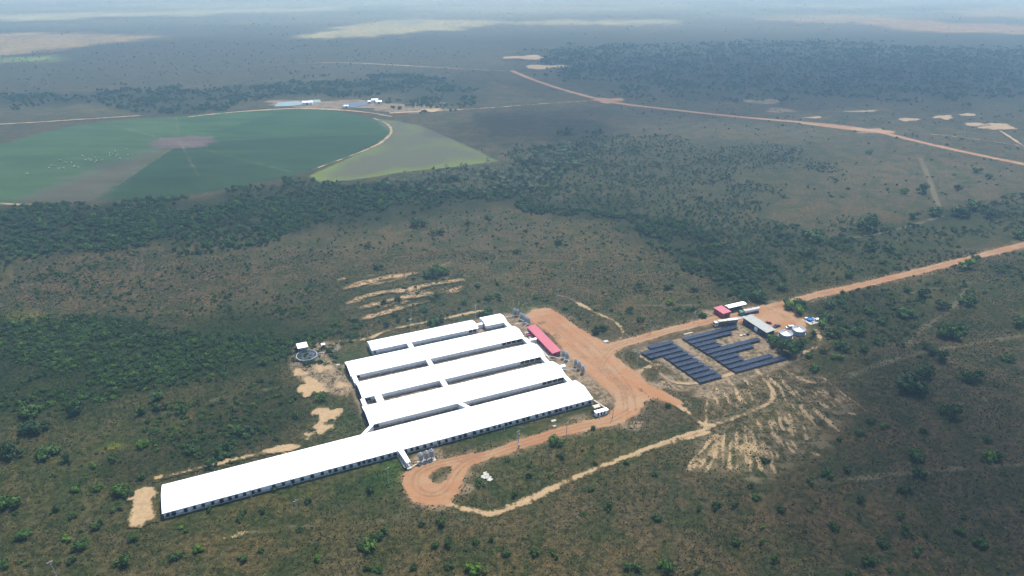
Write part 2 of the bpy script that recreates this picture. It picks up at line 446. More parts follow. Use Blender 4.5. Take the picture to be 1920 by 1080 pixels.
f_tr13 = L_('sand', GP([(-60, 383), (0, 381), (60, 384)]), 1.5)
f_tr14 = L_('sand', GP([(320, 1030), (352, 1020), (396, 1012), (430, 1005), (470, 997)]), [.1, .35, .45, .25, .05])
# -- sand patches
_z8 = lambda pts: GP([(x / 6 + 230, y / 6 + 820) for x, y in pts])
sand_patches = [
    P_('sand', _z8([(75, 690), (150, 620), (255, 558), (335, 575), (360, 630), (320, 720), (375, 770), (392, 900), (380, 950), (280, 960), (200, 1012), (90, 1012), (65, 910), (120, 800), (135, 700)])),
    E_('sand', 585, 727, 26, 15), E_('sand', 612, 777, 23, 12), E_('sand', 606, 803, 20, 9), E_('sand', 575, 817, 12, 5), E_('sand', 560, 700, 14, 6),
    L_('sand', GP([(296, 897), (312, 893), (345, 886), (400, 872), (470, 855), (530, 841), (560, 838)]), [1.6, 1.0, .9, .6, 1.0, 2.0, .4]),
    E_('sand', 605, 690, 18, 6), E_('sand', 642, 722, 14, 5),
    E_('sand', 1872, 238, 31, 6), E_('sand', 1770, 220, 17, 4), E_('sand', 1705, 224, 20, 3), E_('sand', 1815, 215, 16, 3), E_('sand', 1830, 233, 24, 3),
    E_('sand', 808, 207, 17, 3), E_('sand', 1525, 220, 16, 2), E_('sand', 985, 108, 38, 3.5), E_('sand', 1020, 125, 46, 3.5), E_('sand', 1600, 208, 70, 1.5),
]
sand_lines = [
    L_('scrape', GP([(646, 542), (690, 529), (730, 520), (780, 512)]), [1.4, 2.6, 2.8, 1.6]),
    L_('scrape', GP([(622, 526), (650, 521), (700, 516)]), [.6, .6, .6]),
    L_('scrape', GP([(668, 561), (720, 548), (760, 545), (810, 533), (868, 525)]), [1.4, 1.8, 2.8, 2.0, .8]),
    L_('scrape', GP([(690, 576), (740, 560), (780, 556), (830, 549)]), [1.6, 2.4, 2.2, .8]),
    L_('scrape', GP([(676, 599), (712, 590), (750, 578), (800, 566)]), [1.4, 2.2, 1.6, .6]),
]
# plough streaks fanning over the stripped field south of the panels
_z = lambda pts: GP([(x / 2.348 + 1280, y / 2.348 + 620) for x, y in pts])
streaks = []
for a in ([(610, 200), (700, 275), (800, 345), (870, 400)], [(560, 310), (590, 360), (650, 405), (690, 445)], [(520, 330), (550, 380), (595, 425)], [(465, 345), (480, 400)],
          [(470, 425), (490, 470)], [(455, 490), (490, 545)], [(475, 480), (500, 520)], [(530, 455), (545, 480)], [(380, 395), (405, 470)], [(325, 385), (350, 450)],
          [(345, 490), (375, 550)], [(385, 575), (412, 635)], [(315, 475), (322, 560)], [(292, 485), (298, 620)], [(265, 490), (250, 560)], [(215, 480), (205, 570), (210, 610)],
          [(180, 480), (140, 560), (100, 625)], [(150, 460), (95, 520), (50, 560)], [(185, 435), (175, 520), (180, 590)], [(240, 430), (235, 560)], [(275, 420), (278, 600)],
          [(420, 360), (432, 400)], [(615, 260), (645, 285)], [(610, 320), (640, 340)], [(640, 410), (685, 440), (705, 450)], [(665, 295), (700, 320)], [(730, 365), (760, 370)],
          [(330, 185), (370, 230), (402, 270), (408, 300)], [(420, 190), (450, 235), (480, 275)], [(470, 180), (520, 215), (560, 235)], [(370, 200), (430, 250)], [(440, 170), (540, 220), (600, 235)],
          [(110, 300), (100, 380), (105, 440)], [(140, 290), (160, 330)], [(180, 270), (215, 330)], [(230, 250), (260, 320)], [(290, 260), (310, 310)],
          [(130, 470), (70, 545)], [(40, 570), (30, 610)], [(330, 560), (345, 615)], [(580, 540), (600, 550)], [(150, 500), (145, 590)]):
    streaks.append(L_('streak', _z(a), [.25, .8, .7, .2], 1))
_rs = np.random.default_rng(31)
_fs = np.array([(140, 460), (215, 470), (300, 450), (385, 390), (470, 345), (560, 290), (640, 225)], float)
_fd = np.array([(-1, 1.1), (-.2, 1), (.1, 1), (.35, 1), (.55, .8), (.75, .75), (.9, .7)], float)
for k in range(95):
    t = _rs.uniform(0, 6); i = min(int(t), 5); f = t - i
    a = _fs[i] * (1 - f) + _fs[i + 1] * f; d = _fd[i] * (1 - f) + _fd[i + 1] * f
    a = a + d * _rs.uniform(-25, 110) * (1 if i < 5 else .8); ln = _rs.uniform(20, 75)
    streaks.append(L_('streak', _z([a, a + d * ln * .5 + _rs.normal(0, 2, 2), a + d * ln]), [.05, _rs.uniform(.25, .6), .08], 1))
for k in range(34):
    a = np.array([_rs.uniform(120, 560), _rs.uniform(190, 330)]); d = np.array([.6, .8]) + _rs.normal(0, .08, 2)
    if a[1] > 340 - .1 * a[0]: continue
    streaks.append(L_('streak', _z([a, a + d * _rs.uniform(20, 50)]), [.1, _rs.uniform(.25, .5)], 1))
for k in range(26):
    x = _rs.uniform(640, 840); y = 598 - (x - 640) * .22 - _rs.uniform(0, 62); ln = _rs.uniform(14, 60)
    streaks.append(L_('scrape', GP([(x, y), (x + ln * .5, y - ln * .12), (x + ln, y - ln * .24)]), [.3, _rs.uniform(.8, 1.8), .3], 1))
def offset(pts, d):
    pts = smooth(pts, 2); t = np.gradient(pts, axis=0); t /= np.linalg.norm(t, axis=1)[:, None] + 1e-9
    return pts + np.c_[-t[:, 1], t[:, 0]] * d
for pts, offs in (([(1180, 770), (1150, 788), (1110, 796), (1060, 807), (1010, 823), (960, 838), (915, 853), (870, 868), (850, 890), (838, 918), (812, 930), (780, 920), (778, 892), (800, 876), (860, 862), (915, 853)], (-1.1, 1.1)),
                  ([(1130, 658), (1160, 646), (1210, 633), (1270, 616), (1330, 602), (1372, 592), (1420, 582), (1470, 573), (1530, 553), (1620, 534), (1720, 510), (1820, 484), (1920, 459)], (-1.0, .9)),
                  ([(1030, 590), (1070, 625), (1110, 655), (1140, 690), (1175, 730), (1180, 770)], (-2.5, -.6, 3.2)), ([(1150, 655), (1120, 690), (1150, 715), (1190, 745)], (-1, 1.2)), ([(1010, 592), (1060, 635), (1095, 672), (1150, 705), (1182, 740)], (-1, 1)),
                  ([(1440, 580), (1465, 590), (1490, 604), (1480, 615), (1450, 612)], (-1, 1))):
    for o in offs: SH['rut'].append(lambda p, q=offset(GP(pts), o): line_sd(p, q, .5))
# -- bare tan ground
f_farm = P_('tan', np.array([W(u, v) for u, v in [(47, 262), (150, 262), (152, 246), (158, 242), (170, 262), (163, 275), (166, 296), (160, 300), (160, 330), (160, 345), (150, 350), (118, 350), (118, 331), (47, 331)]]))
f_solar = P_('tan', np.array([W(u, v) for u, v in [(197, 282), (203, 270), (206, 236), (226, 233), (250, 233), (274, 236), (280, 250), (276, 262), (270, 284), (225, 284)]]))
f_strip = P_('strip', _z([(110, 235), (330, 190), (500, 150), (600, 195), (720, 280), (780, 330), (700, 440), (620, 540), (420, 640), (200, 640), (20, 620), (70, 440), (100, 330)]))
f_slur = P_('tan', GP([(548, 652), (600, 640), (640, 640), (640, 655), (610, 662), (640, 690), (668, 730), (650, 745), (600, 735), (560, 715), (545, 690)]))
f_pad3 = P_('tan', GP([(765, 858), (800, 842), (828, 838), (838, 862), (815, 872), (770, 878)]))
tan_patches = [E_('tan', 1180, 797, 42, 9), E_('tan', 1085, 787, 18, 7), E_('tan', 870, 915, 30, 12), E_('tan', 1140, 745, 30, 12), E_('tan', 1250, 720, 40, 14), E_('tan', 1340, 735, 50, 12), E_('tan', 790, 905, 14, 8), E_('tan', 880, 890, 20, 7), E_('tan', 1340, 590, 30, 8),
               E_('tan', 1430, 190, 40, 4), E_('tan', 1465, 207, 28, 4), E_('tan', 1640, 246, 30, 5), E_('tan', 600, 195, 100, 8), E_('tan', 745, 200, 90, 8), E_('tan', 770, 207, 70, 4)]
# -- faint tracks in the grass
for pts, hw in (([(865, 512), (905, 535), (955, 560), (1002, 582)], .8), ([(166, 1000), (164, 960), (172, 925), (184, 898)], .7), ([(1920, 628), (1800, 648), (1690, 668), (1590, 705)], 1.4),
                ([(1815, 540), (1795, 570), (1755, 600), (1715, 625), (1700, 650)], 1.6), ([(1690, 552), (1760, 540), (1830, 528), (1900, 520)], .8), ([(1725, 295), (1742, 335), (1752, 365), (1762, 392)], 2.2),
                ([(1765, 405), (1720, 420), (1650, 438), (1585, 448)], 1.5), ([(560, 720), (470, 735), (400, 750)], .7), ([(116, 1034), (170, 1060), (220, 1078)], .5), ([(470, 998), (540, 990), (620, 984), (900, 972)], .6),
                ([(1920, 870), (1700, 885), (1560, 905), (1400, 900)], 1.0), ([(1080, 490), (960, 487), (860, 498), (760, 500)], .7), ([(1160, 570), (1250, 574), (1330, 570)], .7), ([(1130, 587), (1200, 605), (1250, 614)], .6),
                ([(640, 1000), (760, 960), (860, 952)], .7), ([(1780, 705), (1830, 730), (1860, 765)], 1.0)):
    L_('faint', GP(pts), hw)
# -- irrigated circle with its sectors, and the fallow triangle beside it
crop_poly = smooth(GP([(735, 245), (725, 232), (700, 224), (650, 212), (600, 205), (540, 203), (480, 206), (400, 212), (330, 220), (250, 222), (170, 231), (100, 243), (30, 262), (-40, 285), (-110, 320), (-140, 350),
                       (-110, 375), (-40, 384), (30, 385), (110, 381), (250, 375), (400, 360), (500, 340), (580, 322), (640, 300), (700, 275), (728, 258), (735, 245)]), 1)
f_crop = P_('crop', crop_poly)
tri_poly = GP([(700, 222), (735, 226), (790, 236), (850, 262), (900, 285), (932, 302), (860, 312), (760, 322), (680, 335), (605, 343), (578, 330), (640, 303), (700, 276), (734, 248)])
f_tri = P_('crop', tri_poly)
HUB = G(338, 268)
sect = [  # boundaries as marks on the rim, colour of the sector that follows anticlockwise (seen from above)
    ((190, 229), (.048, .084, .045)), ((330, 218), (.040, .080, .040)), ((560, 200), (.030, .066, .034)), ((735, 250), (.024, .050, .027)),
    ((545, 330), (.022, .045, .023)), ((370, 355), (.019, .042, .020)), ((200, 358), (.060, .060, .042)), ((20, 385), (.044, .080, .044))]
sect_a = [(math.atan2(*(G(*m) - HUB)[::-1]), c) for m, c in sect]
wedge = GP([(338, 268), (300, 275), (215, 350), (195, 378), (20, 388), (25, 375), (130, 330), (250, 290)])
for m in ((200, 232), (330, 218), (215, 350), (545, 322), (372, 330)):
    L_('faint', np.array([HUB, G(*m)]), 1.1, 0)

# -- colour of the plain: soft drifts (albedo of grass, litter and forest floor; some painted shade at lower right)
BASE = np.array([.088, .080, .056])
blobs = []
def blob(x, y, rx, ry, c, w=1.0):
    c0 = G(x, y); ax = abs(G(x + rx, y)[0] - c0[0]); ay = abs(G(x, y - ry)[1] - G(x, min(y + ry, 1300))[1]) / 2
    blobs.append((c0, ax, ay, np.array(c), w))
for a in ((180, 860, 330, 130, (.062, .070, .032), .95), (430, 745, 190, 45, (.054, .060, .034), .9), (60, 1040, 250, 60, (.068, .070, .034), .7), (620, 1010, 260, 60, (.076, .074, .034), .7), (1000, 1050, 300, 50, (.094, .080, .046), .7), (420, 940, 160, 40, (.062, .070, .032), .8),
          (1650, 930, 420, 220, (.066, .058, .047), .9), (700, 905, 160, 40, (.038, .064, .024), .9), (735, 880, 30, 30, (.036, .095, .022), .8), (1010, 815, 170, 28, (.046, .074, .028), .9), (960, 880, 90, 40, (.058, .074, .034), .8),  # first drift: brown ground, darkened further to deepen the cloud shade there
          (1150, 850, 120, 40, (.082, .080, .044), .7), (870, 470, 420, 50, (.098, .086, .062), .8), (230, 540, 330, 50, (.105, .084, .066), .8), (990, 578, 40, 12, (.070, .105, .042), .9), (800, 550, 120, 50, (.075, .082, .044), .8), (1150, 540, 170, 50, (.092, .082, .058), .8),
          (640, 690, 70, 50, (.050, .078, .030), .8), (30, 598, 45, 12, (.17, .19, .045), .9), (110, 632, 60, 12, (.055, .10, .026), .8), (150, 715, 70, 22, (.055, .11, .026), .8), (215, 835, 16, 6, (.19, .20, .03), .9),
          (640, 800, 60, 30, (.046, .072, .028), .8), (1460, 790, 100, 70, (.075, .085, .042), .8), (1400, 850, 90, 40, (.068, .082, .038), .8), (1700, 330, 200, 40, (.110, .098, .075), .8), (1800, 320, 60, 10, (.13, .125, .07), .5),
          (1150, 225, 260, 28, (.070, .064, .062), .7), (700, 110, 400, 40, (.105, .096, .075), .7), (150, 205, 150, 10, (.115, .112, .065), .7), (1450, 245, 250, 18, (.110, .098, .072), .7), (1550, 205, 300, 15, (.10, .09, .07), .7)):
    blob(*a)
far_fields = [  # pale ploughed or stubble blocks near the horizon
    (GP([(560, 66), (600, 52), (690, 40), (800, 36), (930, 36), (1060, 40), (1250, 39), (1240, 44), (1060, 47), (930, 47), (800, 58), (690, 68), (600, 70)]), (.30, .25, .18)),
    (GP([(-300, 115), (0, 102), (160, 86), (330, 67), (180, 62), (0, 66), (-300, 74)]), (.26, .19, .15)),
    (GP([(-200, 45), (300, 30), (640, 18), (640, 12), (0, 26), (-300, 30)]), (.40, .36, .30)),
    (GP([(1420, 36), (1500, 27), (1640, 30), (1720, 38), (1920, 48), (2200, 60), (2200, 75), (1920, 66), (1720, 56), (1600, 40), (1500, 42)]), (.27, .165, .125)),
    (GP([(1740, 24), (1800, 14), (1930, 8), (2200, 0), (2200, 34), (1930, 34)]), (.31, .215, .165)),
    (GP([(1560, 12), (1700, 6), (1760, 8), (1600, 16)]), (.28, .22, .18)),
    (GP([(300, 16), (900, 6), (900, 2), (200, 6)]), (.40, .36, .30)),
    (GP([(980, 22), (1300, 14), (1300, 9), (980, 13)]), (.25, .21, .18)),
    (GP([(0, 112), (60, 106), (90, 108), (30, 118)]), (.16, .20, .10)),
]
# -- woods and scrub: (outline, plants per hectare, min radius, max radius, kind, floor colour, floor weight)
FOREST = (.026, .038, .018)
regions = [
    ([(-150, 392), (0, 388), (250, 379), (400, 364), (500, 346), (580, 330), (650, 352), (760, 345), (880, 345), (960, 368), (900, 385), (860, 392), (790, 403), (720, 414), (640, 428), (560, 437), (430, 452), (250, 470), (100, 485), (-150, 500)], 950, 1.2, 3.0, 'tree', FOREST, .9),
    ([(590, 346), (700, 338), (900, 315), (1000, 295), (1060, 245), (1130, 240), (1100, 300), (1000, 372), (900, 352)], 750, .9, 2.2, 'tree', (.046, .056, .034), .85),
    ([(950, 372), (1000, 290), (1080, 250), (1250, 262), (1450, 268), (1570, 280), (1600, 300), (1490, 330), (1430, 400), (1500, 430), (1650, 420), (1760, 410), (1500, 470), (1400, 500), (1300, 460), (1160, 415), (1050, 395)], 620, .6, 1.8, 'tree', (.056, .064, .040), .75),
    ([(930, 388), (950, 358), (1050, 368), (1180, 383), (1290, 420), (1340, 448), (1430, 488), (1470, 520), (1492, 560), (1440, 570), (1380, 558), (1330, 530), (1250, 482), (1160, 432), (1050, 404)], 1000, 1.2, 2.8, 'tree', FOREST, .85),
    ([(1340, 450), (1560, 440), (1700, 420), (1920, 370), (2070, 340), (2070, 418), (1900, 448), (1700, 502), (1500, 553), (1462, 562), (1430, 500)], 650, .6, 2.2, 'shrub', (.046, .058, .030), .8),
    ([(1440, 432), (1560, 450), (1650, 425), (1760, 393), (1772, 408), (1660, 447), (1560, 478), (1450, 470)], 320, 1.4, 2.8, 'tree', FOREST, .6),
    ([(1772, 396), (1920, 370), (2050, 350), (2050, 372), (1920, 390), (1782, 406)], 320, 1.5, 3.0, 'tree', FOREST, .6),
    ([(1480, 574), (1700, 522), (1920, 472), (2070, 432), (2070, 560), (1900, 600), (1700, 640), (1560, 690), (1515, 660), (1552, 620), (1520, 592)], 450, .5, 2.1, 'shrub', (.046, .056, .030), .8),
    ([(1485, 580), (1600, 548), (1640, 580), (1610, 640), (1565, 660), (1560, 610), (1520, 590)], 330, 1.1, 2.6, 'shrub', (.04, .05, .026), .6),
    ([(1500, 700), (2070, 560), (2070, 1130), (1300, 1130), (1300, 900), (1450, 890), (1640, 800)], 60, .3, 1.1, 'shrub', None, 0),
    ([(-150, 500), (250, 470), (560, 437), (800, 405), (950, 395), (1160, 425), (1300, 480), (1330, 560), (1200, 600), (1060, 560), (880, 510), (640, 510), (560, 600), (-150, 590)], 330, .4, 1.5, 'shrub', None, 0),
    ([(-150, 500), (350, 465), (480, 520), (600, 560), (560, 600), (-150, 590)], 380, .6, 2.0, 'shrub', None, 0),
    ([(-150, 600), (150, 600), (380, 590), (560, 590), (640, 600), (690, 640), (620, 645), (560, 675), (500, 705), (420, 730), (300, 752), (150, 775), (-150, 800)], 2400, .7, 2.3, 'shrub', (.024, .042, .014), .95),
    ([(400, 775), (500, 715), (556, 715), (568, 770), (545, 815), (440, 848), (380, 870), (300, 890), (225, 900), (215, 870), (280, 830)], 1500, .6, 1.9, 'shrub', (.034, .042, .022), .9),
    ([(-150, 780), (350, 740), (420, 770), (230, 880), (250, 1000), (600, 1130), (-150, 1130)], 240, .35, 1.3, 'shrub', None, 0),
    ([(250, 990), (760, 940), (900, 975), (1300, 870), (1300, 1130), (250, 1130)], 110, .3, .9, 'shrub', None, 0),
    ([(560, 600), (650, 510), (900, 520), (960, 575), (880, 580), (700, 628), (640, 630)], 380, .5, 1.8, 'shrub', (.055, .062, .034), .6),
    ([(880, 520), (1060, 560), (1330, 565), (1330, 590), (1160, 640), (1060, 590), (1000, 575)], 120, .4, 1.4, 'shrub', None, 0),
    ([(-150, 180), (0, 178), (200, 172), (440, 160), (640, 148), (820, 140), (900, 150), (890, 195), (800, 200), (720, 175), (560, 178), (400, 195), (350, 214), (250, 214), (230, 190), (0, 198), (-150, 203)], 280, 1.8, 3.2, 'tree', (.034, .044, .026), .8),
    ([(-150, 110), (330, 75), (560, 75), (900, 90), (900, 140), (440, 158), (-150, 178)], 12, 1.0, 2.0, 'tree', (.08, .078, .06), .6),
    ([(960, 95), (1100, 85), (1500, 74), (1700, 84), (2070, 90), (2070, 205), (1900, 198), (1700, 188), (1500, 178), (1300, 190), (1150, 175), (1040, 140)], 125, 1.6, 3.4, 'tree', (.044, .052, .036), .65),
    ([(-400, 60), (500, 10), (1200, 4), (2300, 20), (2300, 80), (1700, 78), (1300, 70), (960, 90), (560, 72), (330, 64)], .6, 1.6, 2.4, 'tree', (.060, .066, .050), .6),
    ([(1150, 180), (1500, 185), (1920, 205), (2070, 215), (2070, 400), (1920, 365), (1600, 410), (1440, 390), (1600, 300), (1570, 275), (1100, 245)], 22, .8, 2.2, 'shrub', None, 0),
]
reg_world = [(GP(r[0]), *r[1:]) for r in regions]

def tint_at(p):
    t = np.tile(BASE, (len(p), 1))
    for c0, ax, ay, c, w in blobs:
        d = ((p[:, 0] - c0[0]) / ax) ** 2 + ((p[:, 1] - c0[1]) / ay) ** 2
        k = (w * np.exp(-d * .9))[:, None]
        t = t * (1 - k) + c * k
    wob = (fbm(p[:, 0] / 40, p[:, 1] / 40, 3) - .5)
    for poly, dens, r0, r1, kind, fc, fw in reg_world:
        if fc is None: continue
        soft = 6 + .012 * poly[:, 1].mean()
        s = poly_sd(p, poly, 60.0) + wob * soft * 4
        k = (fw * np.clip(s / soft * .5 + .5, 0, 1))[:, None]
        t = t * (1 - k) + np.array(fc) * k
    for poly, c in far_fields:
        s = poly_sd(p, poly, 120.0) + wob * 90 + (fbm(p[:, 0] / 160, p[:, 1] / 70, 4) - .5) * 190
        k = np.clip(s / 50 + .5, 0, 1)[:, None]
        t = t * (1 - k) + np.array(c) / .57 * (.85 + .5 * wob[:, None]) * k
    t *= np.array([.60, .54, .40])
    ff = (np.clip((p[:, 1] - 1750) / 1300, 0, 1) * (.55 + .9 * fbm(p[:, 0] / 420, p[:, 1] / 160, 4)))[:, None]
    t = t * (1 - np.clip(ff, 0, 1)) + np.array([.26, .225, .185]) * np.clip(ff, 0, 1)  # distant land paled so its colour adds to the horizon haze
    m = in_poly(p, crop_poly)
    if m.any():
        q = p[m]; a = np.arctan2(q[:, 1] - HUB[1], q[:, 0] - HUB[0]); r = np.hypot(*(q - HUB).T)
        cc = np.zeros((len(q), 3)); best = np.full(len(q), 9.9)
        for sa, c in sect_a:
            d = (sa - a) % (2 * math.pi)        # first boundary met turning anticlockwise
            z = d < best; cc[z] = np.array(c) * [.74, .74, .48]; best[z] = d[z]
        ws = poly_sd(q, wedge, 30) + (fbm(q[:, 0] / 12, q[:, 1] / 12) - .5) * 26
        k = np.clip(ws / 9 + .5, 0, 1)[:, None] * (-.1 + 1.3 * fbm(q[:, 0] / 25, q[:, 1] / 10)[:, None]); k = np.clip(k, 0, .5); cc = cc * (1 - k) + np.array([.066, .056, .044]) * k
        hub = np.clip((34 - np.hypot((q[:, 0] - HUB[0]) / 1.15, (q[:, 1] - HUB[1] - 4) / .9) + (fbm(q[:, 0] / 9, q[:, 1] / 9) - .5) * 20) / 6, 0, 1)[:, None]
        cc = cc * (1 - hub) + np.array([.080, .058, .050]) * hub
        band = (.62 + .76 * fbm(q[:, 0] / 45, q[:, 1] / 10, 4))[:, None]
        t[m] = cc * band
    m = in_poly(p, tri_poly)
    if m.any():
        q = p[m]; f = fbm(q[:, 0] / 30, q[:, 1] / 30)
        edge = np.clip(1 - poly_sd(q, tri_poly, 40) / 22, 0, 1) * np.clip((820 - q[:, 1]) / 120, 0, 1)
        k = np.clip(edge + (f - .5) * 1.6, 0, 1)[:, None]
        t[m] = np.array([.070, .070, .042]) * (1 - k) + np.array([.095, .115, .028]) * k
    return t
def fields_at(p):
    out = {}
    for k, fs in SH.items():
        s = np.full(len(p), -25.0)
        for f in fs: s = np.maximum(s, f(p))
        out['s_' + k] = s
    out['s_tan'] = np.minimum(out['s_tan'], 25); return out
def land_mesh(name, xy, faces, z):
    me = bpy.data.meshes.new(name)
    n = len(xy); me.vertices.add(n)
    me.vertices.foreach_set('co', np.c_[xy, np.full(n, z)].astype(np.float32).ravel())
    me.loops.add(len(faces) * 4); me.loops.foreach_set('vertex_index', faces.astype(np.int32).ravel())
    me.polygons.add(len(faces)); me.polygons.foreach_set('loop_start', np.arange(0, len(faces) * 4, 4, dtype=np.int32))
    me.update(calc_edges=True)
    a = me.attributes.new('tint', 'FLOAT_COLOR', 'POINT')
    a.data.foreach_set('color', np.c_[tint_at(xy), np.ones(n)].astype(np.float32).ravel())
    for k, s in fields_at(xy).items():
        a = me.attributes.new(k, 'FLOAT', 'POINT'); a.data.foreach_set('value', s.astype(np.float32))
    me.materials.append(M['land'])
    return link(name, me)
def axis_pts(lo, hi, step, grow, far_lo, far_hi):
    a = list(np.arange(lo, hi, step)); s = step
    while a[-1] < far_hi: s *= grow; a.append(a[-1] + s)
    s = step
    while a[0] > far_lo: s *= grow; a.insert(0, a[0] - s)
    return np.array(a)
def grid_faces(nx, ny):
    i = np.arange(nx - 1)[None, :] + np.arange(ny - 1)[:, None] * nx
    return np.stack([i, i + 1, i + nx + 1, i + nx], -1).reshape(-1, 4)
gx = axis_pts(-380, 380, 3.0, 1.045, -14000, 14000)
gy = axis_pts(140, 760, 3.0, 1.035, -6000, 16000)
XX, YY = np.meshgrid(gx, gy)
ground = tag(land_mesh('ground', np.c_[XX.ravel(), YY.ravel()], grid_faces(len(gx), len(gy)), 0.0), 'brown and green savanna plain reaching to the hazy horizon', kind='structure')
_zlev = [0.02]
def sheet(name, f, bounds, step, label, z=None):
    lo, hi = bounds
    xs = np.arange(lo[0], hi[0] + step, step); ys = np.arange(lo[1], hi[1] + step, step)
    X, Y = np.meshgrid(xs, ys); p = np.c_[X.ravel(), Y.ravel()]
    s = f(p); fc = grid_faces(len(xs), len(ys))
    fc = fc[(s[fc] > -.25).any(1)]
    if not len(fc): return None
    used, inv = np.unique(fc, return_inverse=True)
    _zlev[0] += .012
    o = land_mesh(name, p[used], inv.reshape(-1, 4), _zlev[0])
    return tag(o, label, kind='structure')
def bnd(*marks, pad=8):
    q = GP(marks); return q.min(0) - pad, q.max(0) + pad
sheet('crop_field', f_crop, (crop_poly.min(0) - 3, crop_poly.max(0) + 3), 3.0, 'large round irrigated green pasture divided in sectors')
sheet('fallow_field', f_tri, (tri_poly.min(0) - 3, tri_poly.max(0) + 3), 3.0, 'yellow green fallow triangle beside the round field')
uvb = lambda *q: (np.array([W(*a) for a in q]).min(0) - 4, np.array([W(*a) for a in q]).max(0) + 4)
sheet('farmyard', f_farm, uvb((47, 240), (170, 240), (47, 352), (170, 352)), 1.2, 'bare tan soil between and beside the white barns')
sheet('solar_ground', f_solar, uvb((197, 232), (281, 232), (197, 285), (281, 285)), 1.0, 'bare sandy ground under the solar array')
sheet('stripped_field', f_strip, bnd((1290, 880), (1640, 900), (1300, 690), (1640, 690)), 1.0, 'streaked sandy field below the solar array')
sheet('tank_yard', f_slur, bnd((545, 750), (670, 750), (545, 638), (670, 638)), 1.2, 'patchy bare soil around the round slurry tank')
sheet('dirt_yard', f_yard, bnd((984, 795), (1280, 795), (984, 578), (1280, 578)), 1.0, 'wide red dirt yard beside the barns')
sheet('road', f_front, bnd((870, 870), (1190, 870), (870, 765), (1190, 765)), .9, 'red dirt road in front of the long barn')
sheet('turning_loop', f_loop, bnd((750, 950), (910, 950), (750, 850), (910, 850)), .8, 'red dirt turning loop around a grassy island')
sheet('road', f_serv, bnd((1125, 665), (1430, 665), (1125, 575), (1430, 575)), 1.0, 'red dirt service road past the solar array')
sheet('parking_lot', f_lot, bnd((1360, 630), (1515, 630), (1360, 570), (1515, 570)), 1.0, 'red dirt lot beside the steel tanks')
sheet('road', f_high, bnd((1415, 590), (2085, 590), (1415, 415), (2085, 415)), 1.4, 'straight red dirt road leaving to the right')
sheet('road', lambda p: np.maximum(np.maximum(f_main(p), f_mainb(p)), f_mainc(p)), bnd((955, 350), (2110, 350), (955, 130), (2110, 130)), 3.5, 'distant red dirt road crossing the plain')
for f, b, st, lb in ((f_tr1, ((820, 970), (1335, 970), (820, 800)), .8, 'pale sandy track curving in front of the loop'), (f_tr2, ((605, 645), (910, 645), (605, 580)), .9, 'pale track behind the rear barn'),
                     (f_tr3, ((1040, 650), (1175, 650), (1040, 550)), .9, 'pale curved track above the red yard'), (f_tr4, ((1230, 810), (1460, 810), (1230, 685)), .9, 'sandy track looping through the stripped field'),
                     (f_tr5, ((1195, 725), (1550, 725), (1195, 615)), .9, 'sandy track around the solar array'), (f_tr9, ((-80, 240), (270, 240), (-80, 215)), 2.5, 'far pale track left of the round field'),
                     (f_tr10, ((350, 222), (740, 222), (350, 201)), 2.0, 'pale track behind the round field'), (f_tr11, ((730, 222), (1130, 222), (730, 186)), 2.5, 'far pale track joining the red road'),
                     (f_tr12, ((555, 138), (965, 138), (555, 115)), 4.0, 'faint distant road across the upper plain'), (f_rim, ((580, 322), (740, 322), (580, 220)), 1.6, 'pale track around the rim of the round field'),
                     (f_tr7, ((1740, 290), (1940, 290), (1740, 250)), 1.8, 'thin white track at the far right'), (f_tr8, ((1870, 295), (1950, 295), (1870, 243)), 1.8, 'short white track below the white sand pit')):
    sheet('path', f, bnd(*b), st, lb)
sp_b = [((235, 995), (310, 995), (235, 905)), ((550, 755), (625, 755), (550, 700)), ((580, 800), (645, 800), (580, 755)), ((578, 820), (635, 820), (578, 785)), None, None, ((285, 905), (570, 905), (285, 830)), None, None,
        ((1830, 250), (1915, 250), (1830, 228)), ((1745, 228), (1795, 228), (1745, 213)), None, None, None, ((785, 212), (832, 212), (785, 202)), None, ((940, 114), (1030, 114), (940, 102))]
sp_l = ['oblong pale sand patch left of the long barn', 'ragged sand patch below the round slurry tank', 'oval sand patch left of the barns', 'small sand patch above the long barn', '', '', 'strip of sand along the back of the long barn', '', '',
        'bright white sand pit at the far right', 'small pale sand patch beside the white pit', '', '', '', 'bright sand heap behind the round field', '', 'far pale clearing beside the red road']
for f, b, lb in zip(sand_patches, sp_b, sp_l):
    if b: sheet('sand_patch', f, bnd(*b), 1.0 if b[0][1] > 400 else 2.5, lb)
for f, b, lb in zip(sand_lines, (((640, 548), (785, 548), (640, 508)), None, ((660, 566), (875, 566), (660, 520)), ((685, 580), (840, 580), (685, 545)), ((670, 604), (805, 604), (670, 560))),
                    ('topmost bare sand strip behind the barns', '', 'second bare sand strip behind the barns', 'third bare sand strip behind the barns', 'lowest bare sand strip behind the barns')):
    if b: sheet('sand_strip', f, bnd(*b), 1.2, lb)

def flat(name, pts, mat, label, z=.3, thick=.3):
    b = MB(); n = len(pts); b.add([(*p, z) for p in pts] + [(*p, z - thick) for p in pts], [tuple(range(n))] + [(i, n + i, n + (i + 1) % n, (i + 1) % n) for i in range(n)])
    return tag(b.build(name, mat), label, kind='structure')
flat('lagoon', GP([(514, 200), (522, 192), (560, 190), (570, 196), (545, 199)]), 'water', 'pale teal treatment lagoon behind the round field', .35)
flat('lagoon', GP([(574, 194), (580, 188), (600, 187), (602, 192)]), 'water', 'small pale lagoon beside the far white building', .35)
flat('lagoon', GP([(640, 201), (646, 195), (665, 192), (694, 192), (688, 198), (662, 202)]), 'liner', 'dark blue lagoon behind the round field', .35)

